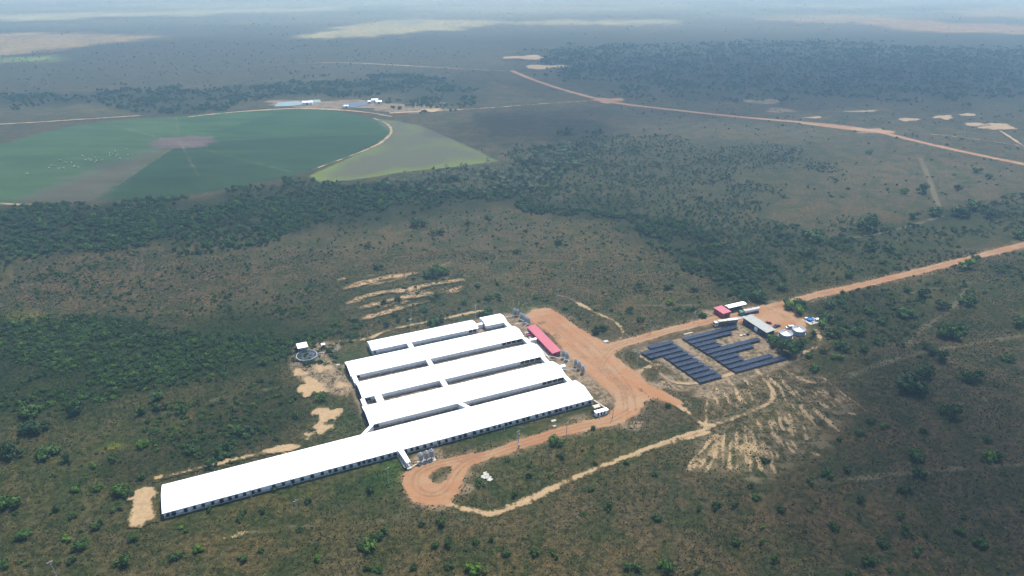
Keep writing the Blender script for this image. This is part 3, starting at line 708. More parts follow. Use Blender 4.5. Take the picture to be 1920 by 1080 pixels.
# -- air
hz = MB().box(-16500, 16500, -8500, 18500, -1.5, 232).mesh('haze', None)
hm = bpy.data.materials.new('haze_air'); hm.use_nodes = True
hn = hm.node_tree; hn.nodes.clear()
ho = hn.nodes.new('ShaderNodeOutputMaterial'); hv = hn.nodes.new('ShaderNodeVolumePrincipled')
hv.inputs['Color'].default_value = (.43, .69, .94, 1)
hv.inputs['Density'].default_value = 1 / 3900
hv.inputs['Anisotropy'].default_value = .5
hn.links.new(hv.outputs[0], ho.inputs['Volume'])
hz.materials.append(hm)
tag(link('haze', hz), 'pale blue haze thickening toward the horizon', 'haze', kind='stuff')
#==THINGS==
# ------------------------------------------------------------------ buildings of the farm
def arc_roof(L, Wd, eave, rise, over=.3, th=.12, n=10):
    """shallow rounded gable"""
    top = []
    for i in range(n + 1):
        t = i / n; y = -over + (Wd + 2 * over) * t
        a = abs(2 * t - 1); top.append((y, eave + rise * (1 - .72 * a - .28 * a * a)))
    prof = [(y, z + th) for y, z in top] + [(y, z) for y, z in reversed(top)]
    return MB().prism(prof, -over, L + over)
def gable_fill(x0, x1, Wd, eave, rise, n=10):
    pts = [(0, 0), (Wd, 0)]
    for i in range(n, -1, -1):
        t = i / n; a = abs(2 * t - 1); pts.append((Wd * t, eave + rise * (1 - .72 * a - .28 * a * a) - .25))
    return MB().prism(pts, x0, x1)
_fan_me = None
def fan_mesh():
    """square housing with a flared hood: built once, shared"""
    global _fan_me
    if _fan_me is None:
        b = MB().box(-.62, .62, -.30, .0, -.62, .62)
        b.lathe([(.50, .0), (.56, -.25), (.72, -.75), (.68, -.75), (.50, -.28)], 14, (0, -.02, 0), 'y', cap=False)
        b.lathe([(.12, -.45), (.12, -.30)], 8, (0, 0, 0), 'y')
        for k in range(4):
            a = k * math.pi / 2 + .4
            b.box(-.02 + .25 * math.cos(a) - .2, .02 + .25 * math.cos(a) + .2, -.40, -.37, .25 * math.sin(a) - .1, .25 * math.sin(a) + .1)
        _fan_me = b.mesh('exhaust_fan', 'black')
    return _fan_me
_pil = {}
def pil_mesh(h):
    if h not in _pil: _pil[h] = MB().box(-.14, .14, -.10, .05, 0, h).mesh('pilaster', 'wall_white')
    return _pil[h]
def barn(label, u0, u1, v0, v1, eave, rise, open_bay=None, front_fans=(), end_fans=0, back_detail=True):
    t = thing('livestock_barn', label, 'barn', W(u0, v0), group='white livestock barns')
    L, D = u1 - u0, v1 - v0
    ob0, ob1 = (open_bay[0] - u0, open_bay[1] - u0) if open_bay else (L, L)
    th = .2
    w = MB()
    # front wall: block plinth with curtain above, split around the open bay
    for a, b in ((0, ob0), (ob1, L)):
        if b - a > .3: w.box(a, b, 0, th, 1.05, eave + .12)
    w.box(0, L, D - th, D, 1.05, eave + .12); w.box(0, th, th, D - th, 1.05, eave + .05)
    w.box(L - th, L, th, D - th, 1.05, eave + .05)
    w.build('wall', 'curtain', t)
    p = MB()
    for a, b in ((0, ob0), (ob1, L)):
        if b - a > .3: p.box(a - .02, b + .02, -.05, th, -.1, 1.05)
    p.box(0, L, D - th, D + .05, -.1, 1.05); p.box(-.05, th, -.05, D + .05, -.1, 1.049); p.box(L - th, L + .05, -.05, D + .05, -.1, 1.049)
    p.build('plinth', 'plinth', t)
    gable_fill(.02, .2, D, eave, rise).build('gable', 'wall_white', t)
    gable_fill(L - .2, L - .02, D, eave, rise).build('gable', 'wall_white', t)
    arc_roof(L, D, eave, rise).build('roof', 'roof_white', t, smooth=False)
    MB().box(-.4, L + .4, -.46, -.31, eave - .10, eave + .04).build('gutter', 'wall_white', t)
    if open_bay:
        MB().box(ob0, ob1, 2.5, 2.6, 0, eave).build('bay_shade', 'dark', t)  # near-black sheet standing in for the shade inside the open bay
        k = ob0 + 2.5
        while k < ob1 - 1: link('post', pil_mesh(eave), t, (k, .15, 0)); k += 3.0
        MB().box(ob0, ob1, 0, .12, 0, .9).build('half_wall', 'plinth', t)
    k = 3.0
    while k < ob0 - 1.0:
        link('pilaster', pil_mesh(eave), t, (k, 0, 0)); k += 6.0
    for u in front_fans:
        fo = link('exhaust_fan', fan_mesh(), t, (u - u0, -.02, random.uniform(1.6, 1.85))); fo.scale = (random.uniform(.85, 1.2),) * 3
    for i in range(end_fans):
        link('exhaust_fan', fan_mesh(), t, (-.02, D * (i + .75) / (end_fans + .5), 1.7), (0, 0, -math.pi / 2))
    return t, L, D
EAVE = 3.0
b5_fans = [-36.7, -34.6, -30.3, -27.1, -23.9, -20.4, -17.1, -14.0, -11.5, -8.4, -5.2, -2.8, 2.9, 6.7, 10.5, 14.2, 18.3, 22.4, 25.6, 28.0, 31.5, 34.5, 37.9, 39.9, 42.3, 44.7, 47.9, 51.1, 53.6, 58.1, 61.1, 63.6, 67.0, 70.1, 73.5, 77.0, 80.4, 83.6, 86.0, 90.4, 93.8, 97.0,
           100.3, 102.8, 105.9, 108.2, 111.7, 115.0, 117.3, 121.7, 125.2, 128.4, 131.9, 134.2, 137.6, 139.8, 143.3, 146.4, 150.0]
barn('shortest long barn, rearmost of the white barns, beside the small annex', 65.4, 126.8, 334.7, 344.6, EAVE, 1.25, (121.3, 126.0), (66.8,))
barn('small square white annex shed at the end of the rearmost barn', 132.3, 145.0, 335.2, 345.4, EAVE, 1.25)
barn('second white barn from the rear, with fans on its left end', 49.5, 146.3, 313.8, 328.0, EAVE, 1.65, (133.2, 145.3), (51.6, 53.0), 6)
barn('middle white barn between the second and fourth barns', 50.3, 148.1, 292.0, 306.2, EAVE, 1.65, (134.3, 146.5), (52.0, 53.4), 6)
barn('fourth white barn, directly behind the longest barn', 48.5, 149.3, 269.5, 284.6, EAVE, 1.65, (136.2, 148.4), (50.2, 51.6), 6)
barn('longest white barn, front of the row, lined with dark exhaust fans', -38.2, 151.6, 246.4, 263.4, EAVE, 1.8, None, b5_fans)

def passage(label, u, v0, v1, w=2.4, h=2.7, skew=0.0, mat='roof_white'):
    t = thing('covered_passage', label, 'passage', W(u, v0), group='covered passages between the barns')
    L = v1 - v0
    sh = lambda b: (setattr(b, 'v', [(x + skew * y / L, y, z) for x, y, z in b.v]), b)[1]
    sh(MB().box(-w / 2 + .25, -w / 2 + .4, 0, L, 0, h).box(w / 2 - .4, w / 2 - .25, 0, L, 0, h)).build('wall', 'wall_white', t)
    sh(MB().prism([(-w / 2, h), (0, h + .35), (w / 2, h), (w / 2, h + .1), (0, h + .46), (-w / 2, h + .1)], -.1, L + .1, 'y')).build('roof', mat, t)
    sh(MB().box(-w / 2 + .4, w / 2 - .4, 0, L, .0, .06)).build('floor', 'concrete', t)
    return t
passage('short covered passage joining the rear barn to the second barn', 86.0, 328.8, 334.2, 2.6)
passage('covered passage at the left corner between second and middle barns', 50.8, 307.0, 313.3, 2.2)
passage('covered passage midway between the second and middle barns', 90.2, 307.0, 313.3, 2.4)
passage('covered passage at the right end between second and middle barns', 146.6, 307.0, 313.3, 2.4)
passage('wide covered passage near the left end between middle and fourth barns', 57.6, 285.4, 291.5, 3.4)
passage('covered passage at the left corner between middle and fourth barns', 50.0, 285.4, 291.5, 2.0)
passage('covered passage midway between the middle and fourth barns', 90.6, 285.4, 291.5, 2.6)
passage('covered passage at the right end between middle and fourth barns', 147.0, 285.4, 291.5, 2.4)
passage('slanting covered passage from the fourth barn corner to the longest barn', 44.0, 264.2, 269.0, 2.2, skew=5.0)
passage('slanting covered passage midway between fourth and longest barns', 94.5, 264.2, 269.0, 2.4, skew=-2.5)
passage('covered passage at the right end between fourth and longest barns', 149.0, 264.2, 269.0, 2.4)
passage('covered passage joining the annex shed to the second barn', 144.4, 328.8, 334.8, 2.4)
def passage_u(label, u0, u1, v, w=2.2, h=2.5):
    t = thing('covered_passage', label, 'passage', W(u0, v), group='covered passages between the barns'); L = u1 - u0
    MB().box(0, L, -w / 2 + .2, -w / 2 + .35, 0, h).box(0, L, w / 2 - .35, w / 2 - .2, 0, h).build('wall', 'wall_white', t)
    MB().prism([(-w / 2, h), (0, h + .3), (w / 2, h), (w / 2, h + .1), (0, h + .4), (-w / 2, h + .1)], -.1, L + .1).build('roof', 'roof_white', t)
passage_u('covered passage between the rear barn and the annex shed', 127.4, 131.7, 339.6)
passage_u('covered passage from the barn ends to the long red building', 148.4, 152.6, 311.0, 1.8)
passage_u('stubby covered passage at the right end of the fourth barn', 150.0, 154.0, 279.4, 2.0)

def red_house(name, label, u0, u1, v0, v1, h, slope):
    t = thing(name, label, 'building', W(u0, v0)); L, D = u1 - u0, v1 - v0
    MB().box(0, L, 0, .15, 0, h).box(0, L, D - .15, D, 0, h).box(0, .15, .15, D - .15, 0, h).box(L - .15, L, .15, D - .15, 0, h + slope).build('wall', 'red_wall', t)
    MB().add([(-.4, -.4, h + .02), (L + .4, -.4, h + slope), (L + .4, D + .4, h + slope), (-.4, D + .4, h + .02), (-.4, -.4, h + .14), (L + .4, -.4, h + slope + .12), (L + .4, D + .4, h + slope + .12), (-.4, D + .4, h + .14)],
             [(0, 3, 2, 1), (4, 5, 6, 7), (0, 1, 5, 4), (1, 2, 6, 5), (2, 3, 7, 6), (3, 0, 4, 7)]).build('roof', 'red', t)
    return t, L, D
t, L, D = red_house('farm_office', 'long red roofed building between the barn ends and the yard', 153.6, 158.2, 292.6, 324.6, 2.7, .5)
for k in range(7):
    d = MB().box(-.03, .05, -.5, .5, 0, 2.0).build('door', 'dark', t, loc=(-.03, 3 + 4.2 * k, .05))
MB().box(-2.2, -.05, .3, D - .3, .0, .08).build('walkway', 'concrete', t)
MB().box(1.2, 2.4, -.06, .02, 1.1, 1.9).build('window', 'glass', t)
t, L, D = red_house('gatehouse', 'square red roofed building beside the white canopy', 266.6, 272.0, 291.6, 299.8, 3.2, .3)
MB().box(2.0, 3.0, -.06, .02, 0, 2.1).build('door', 'dark', t); MB().box(3.6, 4.6, -.06, .02, 1.0, 1.9).build('window', 'glass', t)
MB().box(-.7, L + .5, -.9, -.02, 0, .07).build('walkway', 'concrete', t)

def canopy(name, label, u0, u1, v0, v1, h, rise=.5, mat='roof_white', cat='canopy', nx=4):
    t = thing(name, label, cat, W(u0, v0)); L, D = u1 - u0, v1 - v0
    MB().prism([(-.2, h), (D / 2, h + rise), (D + .2, h), (D + .2, h + .1), (D / 2, h + rise + .1), (-.2, h + .1)], -.2, L + .2).build('roof', mat, t)
    me = MB().box(-.09, .09, -.09, .09, 0, h + .02).mesh('post', 'steel_frame')
    for i in range(nx):
        for y in (.2, D - .2): link('post', me, t, (.2 + (L - .4) * i / (nx - 1), y, 0))
    return t, L, D
t, L, D = canopy('truck_canopy', 'long white canopy roof behind the square red building', 273.9, 287.2, 295.4, 299.0, 3.6)
MB().box(.2, L - .2, D - .25, D - .1, 0, 2.6).build('back_wall', 'dark', t)
t, L, D = canopy('pump_canopy', 'white canopy roof beside the round slurry tank', 28.9, 34.0, 351.6, 357.0, 3.6, nx=2)
MB().box(1, 4, 1.5, 4, 0, 1.5).build('pump_unit', 'steel_frame', t)
t = thing('pump_shed', 'tiny grey shed with white roof right of the slurry tank', 'shed', W(41.6, 352.6))
MB().box(0, 1.8, 0, 1.7, 0, 2.2).build('wall', 'galv_dull', t); MB().prism([(-.2, 2.2), (.85, 2.5), (1.9, 2.2), (1.9, 2.3), (.85, 2.62), (-.2, 2.3)], -.2, 2.0).build('roof', 'roof_white', t); MB().box(.5, 1.2, -.04, .02, 0, 1.9).build('door', 'dark', t)
t = thing('slurry_tank', 'round open slurry tank with dark liquid, left of the barns', 'tank', W(32.4, 346.6))
MB().lathe([(5.6, 0), (5.6, 1.5), (5.3, 1.5), (5.3, .2)], 40, cap=False).build('wall', 'galv_dull', t); MB().lathe([(5.29, .2), (5.29, .95)], 40).build('slurry', 'slurry', t)
MB().tube((5.2, 0, 1.2), (9.5, 1.2, .3), .12).build('pipe', 'white_paint', t)
t = thing('sump', 'shallow grey concrete sump box on the soil by the slurry tank', 'sump', W(46.2, 345.4))
MB().box(0, 2.6, 0, .15, 0, .9).box(0, 2.6, 1.5, 1.65, 0, .9).box(0, .15, .15, 1.5, 0, .9).box(2.45, 2.6, .15, 1.5, 0, .9).build('wall', 'concrete', t); MB().box(.15, 2.45, .15, 1.5, 0, .3).build('floor', 'dark', t)

# -- silos
def corr(r, z0, z1, n):
    return [(r + (.03 if i % 2 else 0), z0 + (z1 - z0) * i / n) for i in range(n + 1)]
_silo = {}
def silo(label, u, v, r=1.05, h=6.2, group='galvanised feed silos'):
    r, h = r * .92, h * .92
    t = thing('feed_silo', label, 'silo', W(u, v), group=group)
    key = (r, h)
    if key not in _silo:
        z0, z1 = 1.8, h - .95
        body = MB().lathe(corr(r, z0, z1, 16), 20, cap=False).mesh('body', 'galv_dull')
        roof = MB().lathe([(r + .08, z1 - .05), (r * .55, z1 + .45), (.25, h - .2)], 20, cap=False).mesh('roof', 'galv')
        hop = MB().lathe([(.22, .7), (r, z0)], 20, cap=False).mesh('hopper', 'galv_dull')
        lid = MB().lathe([(.27, h - .22), (.27, h - .05), (.05, h)], 12).mesh('lid', 'galv')
        leg = MB().box(-.06, .06, -.06, .06, 0, z0 + .9).mesh('leg', 'galv')
        lad = MB()
        for x in (-.18, .18): lad.tube((x, -r - .12, .4), (x, -r - .12, z1), .025, n=5)
        for k in range(int((z1 - .5) / .35)): lad.tube((-.18, -r - .12, .5 + .35 * k), (.18, -r - .12, .5 + .35 * k), .018, n=4)
        _silo[key] = (body, roof, hop, lid, leg, lad.mesh('ladder', 'galv'))
    body, roof, hop, lid, leg, lad = _silo[key]
    link('body', body, t); ro = link('roof', roof, t); link('lid', lid, ro); link('hopper', hop, t); link('ladder', lad, t)
    for k in range(6):
        a = k * math.pi / 3 + .3; link('leg', leg, t, ((r + .02) * math.cos(a), (r + .02) * math.sin(a), 0))
    return t
silo('left of the three grey silos beside the turning loop', 62.7, 237.9); silo('middle of the three grey silos beside the turning loop', 65.3, 238.1); silo('right of the three grey silos beside the turning loop', 67.7, 238.3)
silo('taller rear silo of the pair at the top of the red yard', 154.5, 345.2, .95, 5.6); silo('front silo of the pair at the top of the red yard', 155.9, 343.6, .95, 5.6)
for lb, u, v in (('rearmost of the four silos above the long red building', 155.7, 338.2), ('second rearmost of the four silos above the long red building', 156.5, 336.4), ('third of the four silos above the long red building', 156.5, 333.6), ('nearest of the four silos above the long red building', 157.4, 331.4)): silo(lb, u, v, .95, 5.6)
silo('rear silo of the pair at the lower end of the red building', 158.6, 289.6, 1.05, 5.8); silo('front silo of the pair at the lower end of the red building', 159.2, 286.9, 1.05, 5.8)
silo('small rear silo with tall lid below the red building', 160.4, 279.2, .8, 5.6); silo('middle of three silos on the left edge of the red yard', 161.0, 276.4, .95, 5.6); silo('lowest of three silos on the left edge of the red yard', 160.8, 272.2, .95, 5.6)
def slab(label, u, v, lx, ly, h=.15, name='concrete_pad', mat='concrete_light', rz=ANG, cat='slab'):
    o = MB().box(-lx / 2, lx / 2, -ly / 2, ly / 2, 0, h).build(name, mat, rot=(0, 0, rz)); xy = W(u, v); o.location = (xy[0], xy[1], .05)
    return tag(o, label, cat)
slab('pale concrete pad under the three grey silos', 65.2, 238.0, 8.0, 2.8, .18)
slab('narrow concrete pad under the four silos', 156.5, 334.9, 2.8, 9.0, .12); slab('concrete pad under the silo pair below the red building', 158.9, 288.2, 2.8, 5.2, .12)
slab('white concrete cistern lid on grass by the yard corner', 188.6, 295.6, 2.8, 2.2, .5, 'cistern_lid')
def auger(label, a, b, za, zb, r=.12):
    A, B = W(*a), W(*b); t = thing('feed_auger', label, 'auger', A, 0)
    d = B - A
    MB().tube((0, 0, za), (d[0], d[1], zb), r).build('tube', 'white_paint', t)
    for f in (.25, .75): MB().tube((d[0] * f, d[1] * f, 0), (d[0] * f, d[1] * f, za + (zb - za) * f), .05, n=6).build('support', 'galv', t)
auger('thin white feed pipe from the three silos to the loading ramp', (61.6, 237.2), (57.4, 235.8), .9, .9)
auger('feed pipe from the four silos toward the second barn', (156.0, 334.0), (148.5, 331.0), .9, 2.6); auger('feed pipe from the lower silo pair toward the middle barn', (158.0, 287.6), (149.0, 292.5), .9, 2.6)
auger('feed pipe from the three yard silos toward the fourth barn', (160.0, 276.0), (150.2, 276.5), .9, 2.4); auger('feed pipe from the topmost silo pair toward the annex', (154.0, 343.5), (145.6, 341.5), .9, 2.6)
# -- loading ramp in front of the long barn
t = thing('loading_ramp', 'white roofed loading ramp jutting from the front of the longest barn', 'ramp', W(56.2, 246.2))
MB().add([(-1.2, .0, 3.0), (1.1, .0, 3.0), (1.6, -9.6, 3.2), (-.2, -9.9, 3.2), (-1.2, 0, 3.15), (1.1, 0, 3.15), (1.6, -9.6, 3.35), (-.2, -9.9, 3.35)], [(0, 3, 2, 1), (4, 5, 6, 7), (0, 1, 5, 4), (1, 2, 6, 5), (2, 3, 7, 6), (3, 0, 4, 7)]).build('roof', 'roof_white', t)
MB().add([(-2.0, -.1, .2), (-1.3, -.1, .2), (-.5, -9.8, 1.0), (-1.2, -9.8, 1.0), (-2.0, -.1, .35), (-1.3, -.1, .35), (-.5, -9.8, 1.15), (-1.2, -9.8, 1.15)], [(0, 3, 2, 1), (4, 5, 6, 7), (0, 1, 5, 4), (1, 2, 6, 5), (2, 3, 7, 6), (3, 0, 4, 7)]).build('ramp_edge', 'concrete_light', t)
MB().add([(-1.0, -.1, 0), (.9, -.1, 0), (1.4, -9.6, 0), (0, -9.8, 0), (-1.0, -.1, .25), (.9, -.1, .25), (1.4, -9.6, 1.0), (0, -9.8, 1.0)], [(0, 3, 2, 1), (4, 5, 6, 7), (0, 1, 5, 4), (1, 2, 6, 5), (2, 3, 7, 6), (3, 0, 4, 7)]).build('ramp_floor', 'concrete', t)
for k in range(5):
    f = k / 4
    for s, w in ((-1.05, .85), (.95, .55)): MB().box(-.07, .07, -.07, .07, 0, 3.1).build('post', 'wall_white', t, loc=(s + w * f * (.95 if s < 0 else 1), -.15 - 9.4 * f, 0))
MB().box(-.3, 1.5, -11.0, -9.8, 0, 1.0).build('dock', 'plinth', t)
# -- gate huts at the barn corner
t = thing('boundary_wall', 'pale wall running from the longest barn corner to the gate huts', 'wall', W(152.3, 246.0))
MB().add([(-.2, 0, 0), (.3, 0, 0), (2.6, -9.6, 0), (2.0, -9.6, 0), (-.2, 0, 2.2), (.3, 0, 2.2), (2.6, -9.6, 2.2), (2.0, -9.6, 2.2)], [(0, 3, 2, 1), (4, 5, 6, 7), (0, 1, 5, 4), (1, 2, 6, 5), (2, 3, 7, 6), (3, 0, 4, 7)]).build('wall_body', 'concrete_light', t)
MB().add([(-.35, 0, 2.2), (.45, 0, 2.2), (2.75, -9.6, 2.2), (1.85, -9.6, 2.2), (-.35, 0, 2.3), (.45, 0, 2.3), (2.75, -9.6, 2.3), (1.85, -9.6, 2.3)], [(0, 3, 2, 1), (4, 5, 6, 7), (0, 1, 5, 4), (1, 2, 6, 5), (2, 3, 7, 6), (3, 0, 4, 7)]).build('coping', 'concrete_light', t)
canopy('rest_pavilion', 'small cream roofed pavilion inside the barn corner gate', 149.0, 152.0, 239.6, 241.6, 2.6, .35, 'cream', 'pavilion', 2)
t = thing('gate_hut', 'low white gate hut beside the road at the barn corner', 'hut', W(148.0, 236.2))
MB().box(0, 6.2, 0, 1.7, 0, 2.3).build('wall', 'wall_white', t); MB().box(-.3, 6.5, -.4, 1.9, 2.3, 2.5).build('roof', 'roof_white', t)
for x in (.8, 2.4, 4.0): MB().box(x, x + .9, -.05, .02, .3, 1.9).build('window', 'dark', t)
MB().box(.9, 1.25, -1.7, -1.4, 0, 2.3).build('sign_post', 'white_paint', t)
# -- workshop with navy wall
t = thing('workshop', 'long grey roofed workshop with navy wall beside the solar array', 'building', W(273.9, 262.6)); L, D = 5.4, 19.6
MB().box(0, .15, 0, D, 0, 3.6).box(.15, L, 0, .15, 0, 3.8).box(.15, L, D - .15, D, 0, 3.8).box(L - .15, L, .15, D - .15, 2.6, 4.0).build('wall', 'navy', t)
MB().add([(-.7, -.5, 3.6), (L + .6, -.5, 4.2), (L + .6, D + .5, 4.2), (-.7, D + .5, 3.6), (-.7, -.5, 3.75), (L + .6, -.5, 4.35), (L + .6, D + .5, 4.35), (-.7, D + .5, 3.75)], [(0, 3, 2, 1), (4, 5, 6, 7), (0, 1, 5, 4), (1, 2, 6, 5), (2, 3, 7, 6), (3, 0, 4, 7)]).build('roof', 'roof_grey', t)
for y, w, m_ in ((1.5, 2.2, 'dark'), (5.2, 1.0, 'glass'), (7.4, 2.6, 'curtain'), (11.6, 1.0, 'glass'), (14.0, 2.4, 'dark')):
    MB().box(-.05, .02, y, y + w, .1 if w > 1.5 else 1.1, 2.6).build('door' if w > 1.5 else 'window', m_, t)
for y in (4.0, 8.0, 12.0, 16.0): MB().box(L - .1, L + .1, y - .1, y + .1, 0, 4.0).build('post', 'steel_frame', t)
# -- steel water tanks
def water_tank(label, u, v, r=3.7, h=2.7):
    t = thing('water_tank', label, 'tank', W(u, v), group='steel water tanks')
    MB().lathe(corr(r, 0, h, 22), 40, cap=False).build('wall', 'galv_dull', t)
    ro = MB().lathe([(r + .12, h - .02), (r * .5, h + .55), (.3, h + .95), (.3, h + 1.1)], 40).build('roof', 'galv', t)
    for k in range(12):
        a = k * math.pi / 6; c, s = math.cos(a), math.sin(a)
        MB().tube((r * c, r * s, h + .06), (.35 * c, .35 * s, h + 1.0), .04, n=4).build('roof_rib', 'galv', ro)
    lad = MB()
    for x in (-.2, .2): lad.tube((x, -r - .15, 0), (x, -r - .15, h + .3), .03, n=5)
    for k in range(8): lad.tube((-.2, -r - .15, .3 + .35 * k), (.2, -r - .15, .3 + .35 * k), .02, n=4)
    lad.build('ladder', 'galv', t); MB().lathe([(r + .4, -.05), (r + .4, .12)], 40).build('footing', 'concrete', t)
water_tank('left of two round steel water tanks below the red lot', 285.0, 259.3); water_tank('right of two round steel water tanks below the red lot', 295.0, 259.8)
# -- water treatment pad
slab('pale concrete pad carrying the blue basin and white housings', 312.6, 267.3, 8.4, 6.6, .2, 'treatment_pad')
t = thing('blue_basin', 'round bright blue water basin on the concrete pad', 'basin', W(312.2, 268.2)); t.location.z = .25
MB().lathe([(2.0, 0), (2.0, 1.1), (1.85, 1.1), (1.85, .5)], 24, cap=False).build('wall', 'blue', t); MB().lathe([(1.84, .5), (1.84, .85)], 24).build('water', 'blue', t)
t = thing('pump_housing', 'white pump housing right of the blue basin', 'housing', W(315.4, 266.4)); t.location.z = .25
MB().box(-1.0, .9, -.7, .7, 0, 1.3).build('wall', 'white_paint', t); MB().prism([(-.85, 1.3), (0, 1.7), (.85, 1.3)], -1.1, 1.0).build('roof', 'roof_white', t); MB().box(-.4, .3, -.74, -.69, .1, 1.1).build('door', 'dark', t)
t = thing('filter_box', 'white filter cabinet behind the blue basin', 'cabinet', W(310.6, 270.0)); t.location.z = .25
MB().box(-.9, .9, -.4, .4, 0, 1.2).build('body', 'white_paint', t); MB().box(-1.0, 1.0, -.5, .5, 1.2, 1.32).build('lid', 'white_paint', t)
t = thing('water_drum', 'small white drum at the front edge of the blue basin', 'drum', W(311.0, 265.2)); t.location.z = .25
MB().lathe([(.42, 0), (.45, .3), (.42, .6), (.45, .8), (.40, .95)], 14).build('body', 'white_paint', t); MB().lathe([(.1, .95), (.1, 1.02)], 8).build('cap', 'black', t)

# -- solar array
def solar_row(label, u0, u1, v):
    t = thing('solar_row', label, 'solar panels', W(u0, v), group='rows of solar panels')
    n = max(1, int(round((u1 - u0) / 1.04))); w = (u1 - u0) / n; tilt = R(9); rows = 2; ml = 2.05
    b = MB()
    c, s = math.cos(tilt), math.sin(tilt)
    for j in range(rows):
        for i in range(n):
            x0, x1 = i * w + .015, (i + 1) * w - .015
            y0, y1 = j * (ml + .03), j * (ml + .03) + ml
            z = lambda y: 1.35 - y * s
            b.add([(x0, y0 * c, z(y0)), (x1, y0 * c, z(y0)), (x1, y1 * c, z(y1)), (x0, y1 * c, z(y1)), (x0, y0 * c, z(y0) + .045), (x1, y0 * c, z(y0) + .045), (x1, y1 * c, z(y1) + .045), (x0, y1 * c, z(y1) + .045)],
                  [(0, 3, 2, 1), (4, 5, 6, 7), (0, 1, 5, 4), (1, 2, 6, 5), (2, 3, 7, 6), (3, 0, 4, 7)])
    b.build('panel_modules', 'solar', t)
    f = MB()
    for y in (.5, 3.4): f.box(0, u1 - u0, y - .05, y + .05, 1.35 - y * s - .14, 1.35 - y * s - .03)
    f.build('rail', 'steel_frame', t)
    k = 1.0
    pm = MB().box(-.05, .05, -.05, .05, 0, 1.16).mesh('post', 'steel_frame'); pl = MB().box(-.05, .05, -.05, .05, 0, .70).mesh('post', 'steel_frame')
    while k < u1 - u0:
        link('post', pm, t, (k, .5, 0)); link('post', pl, t, (k, 3.4, 0)); k += 4.0
ord_ = ['topmost', 'second', 'third', 'fourth', 'fifth', 'sixth', 'seventh', 'eighth', 'ninth', 'lowest']
LA = [(206.2, 222.3), (199.4, 222.2), (200.2, 222.6), (208.0, 222.9), (208.4, 223.0), (208.7, 223.3), (209.0, 223.6), (209.4, 224.2), (209.8, 224.6), (209.9, 224.4)]
RA = [(229.3, 266.6), (229.6, 259.2), (230.1, 245.2), (230.7, 245.0), (231.2, 268.4), (231.8, 260.3), (232.0, 246.6), (232.2, 246.2), (232.4, 262.7), (232.8, 271.0)]
for i in range(10):
    solar_row(f'{ord_[i]} solar panel row of the left block', *LA[i], 277.4 - 4.28 * i)
    solar_row(f'{ord_[i]} solar panel row of the right block', *RA[i], 277.2 - 4.22 * i)
# fence round the array
def fence(label, pts, gap=3.2):
    t = thing('wire_fence', label, 'fence', W(*pts[0]))
    o = np.array(pts[0]); pm = MB().box(-.05, .05, -.05, .05, 0, 1.7).mesh('post', 'pole')
    for a, b in zip(pts[:-1], pts[1:]):
        a, b = np.array(a) - o, np.array(b) - o; n = max(1, int(np.hypot(*(b - a)) / gap))
        for i in range(n): q = a + (b - a) * i / n; link('post', pm, t, (q[0], q[1], 0))
        for z in (.5, 1.0, 1.55): MB().tube((a[0], a[1], z), (b[0], b[1], z), .010, n=4).build('wire', 'steel_frame', t)
fence('wire fence around the left and lower sides of the solar array', [(222, 284.5), (200, 281), (196.5, 272), (198.5, 266.5), (205.5, 264.5), (206.5, 235.5), (228, 232.5), (250, 232.5), (285, 238)])
#==VEHICLES==
# ------------------------------------------------------------------ vehicles
def wheels(t, xs, y, r=.48, w=.28):
    me = MB().lathe([(r * .55, -w / 2), (r, -w / 2), (r, w / 2), (r * .55, w / 2)], 14, axis='y').mesh('wheel', 'tyre')
    hub = MB().lathe([(r * .5, -w / 2 - .01), (r * .5, w / 2 + .01)], 10, axis='y').mesh('rim', 'galv_dull')
    for x in xs:
        for s in (-1, 1):
            o = link('wheel', me, t, (x, s * y, r)); link('rim', hub, o)
def cab(t, x, mat, L=2.2):
    """cab-over tractor, nose toward -x"""
    MB().prism([(x, .55), (x - .02, 1.5), (x + .25, 2.75), (x + .5, 2.95), (x + L, 2.95), (x + L, .55)], -1.2, 1.2, 'y').build('cab', mat, t)
    MB().add([(x - .035, -1.0, 1.6), (x - .035, 1.0, 1.6), (x + .2, 1.0, 2.6), (x + .2, -1.0, 2.6), (x + .03, -1.0, 1.6), (x + .03, 1.0, 1.6), (x + .27, 1.0, 2.6), (x + .27, -1.0, 2.6)], [(0, 1, 2, 3), (4, 7, 6, 5), (0, 4, 5, 1), (1, 5, 6, 2), (2, 6, 7, 3), (3, 7, 4, 0)]).build('windscreen', 'glass', t)
    for s in (-1.21, 1.17): MB().box(x + .45, x + 1.3, s, s + .04, 1.65, 2.5).build('side_window', 'glass', t)
    MB().box(x - .08, x + .1, -1.15, 1.15, .4, .75).build('bumper', 'dark', t)
    for s in (-.95, .65): MB().box(x - .07, x - .01, s, s + .3, .85, 1.05).build('headlight', 'white_paint', t)
t = thing('bulk_feed_truck', 'grey bulk feed truck with white cab on the service road', 'truck', G(1337.8, 612.2), R(14) )
cab(t, 0, 'white_paint'); MB().box(.8, 15.0, -.45, .45, .75, 1.0).build('chassis', 'dark', t)
for x0, x1, m_ in ((2.5, 8.2, 'cream'), (8.5, 14.8, 'white_paint')):
    MB().prism([(-1.15, 1.7), (-.6, 1.0), (.6, 1.0), (1.15, 1.7), (1.22, 3.3), (-1.22, 3.3)], x0, x1).build('hopper_body', 'trailer_grey', t)
    MB().prism([(-1.25, 3.3), (-1.1, 3.5), (1.1, 3.5), (1.25, 3.3)], x0 - .05, x1 + .05).build('top_cover', m_, t)
wheels(t, (.9, 3.2, 6.6, 10.6, 11.9, 13.4), 1.05)
t = thing('tanker_truck', 'white tanker truck with green cab below the white canopy', 'truck', G(1385.2, 592.0), R(21))
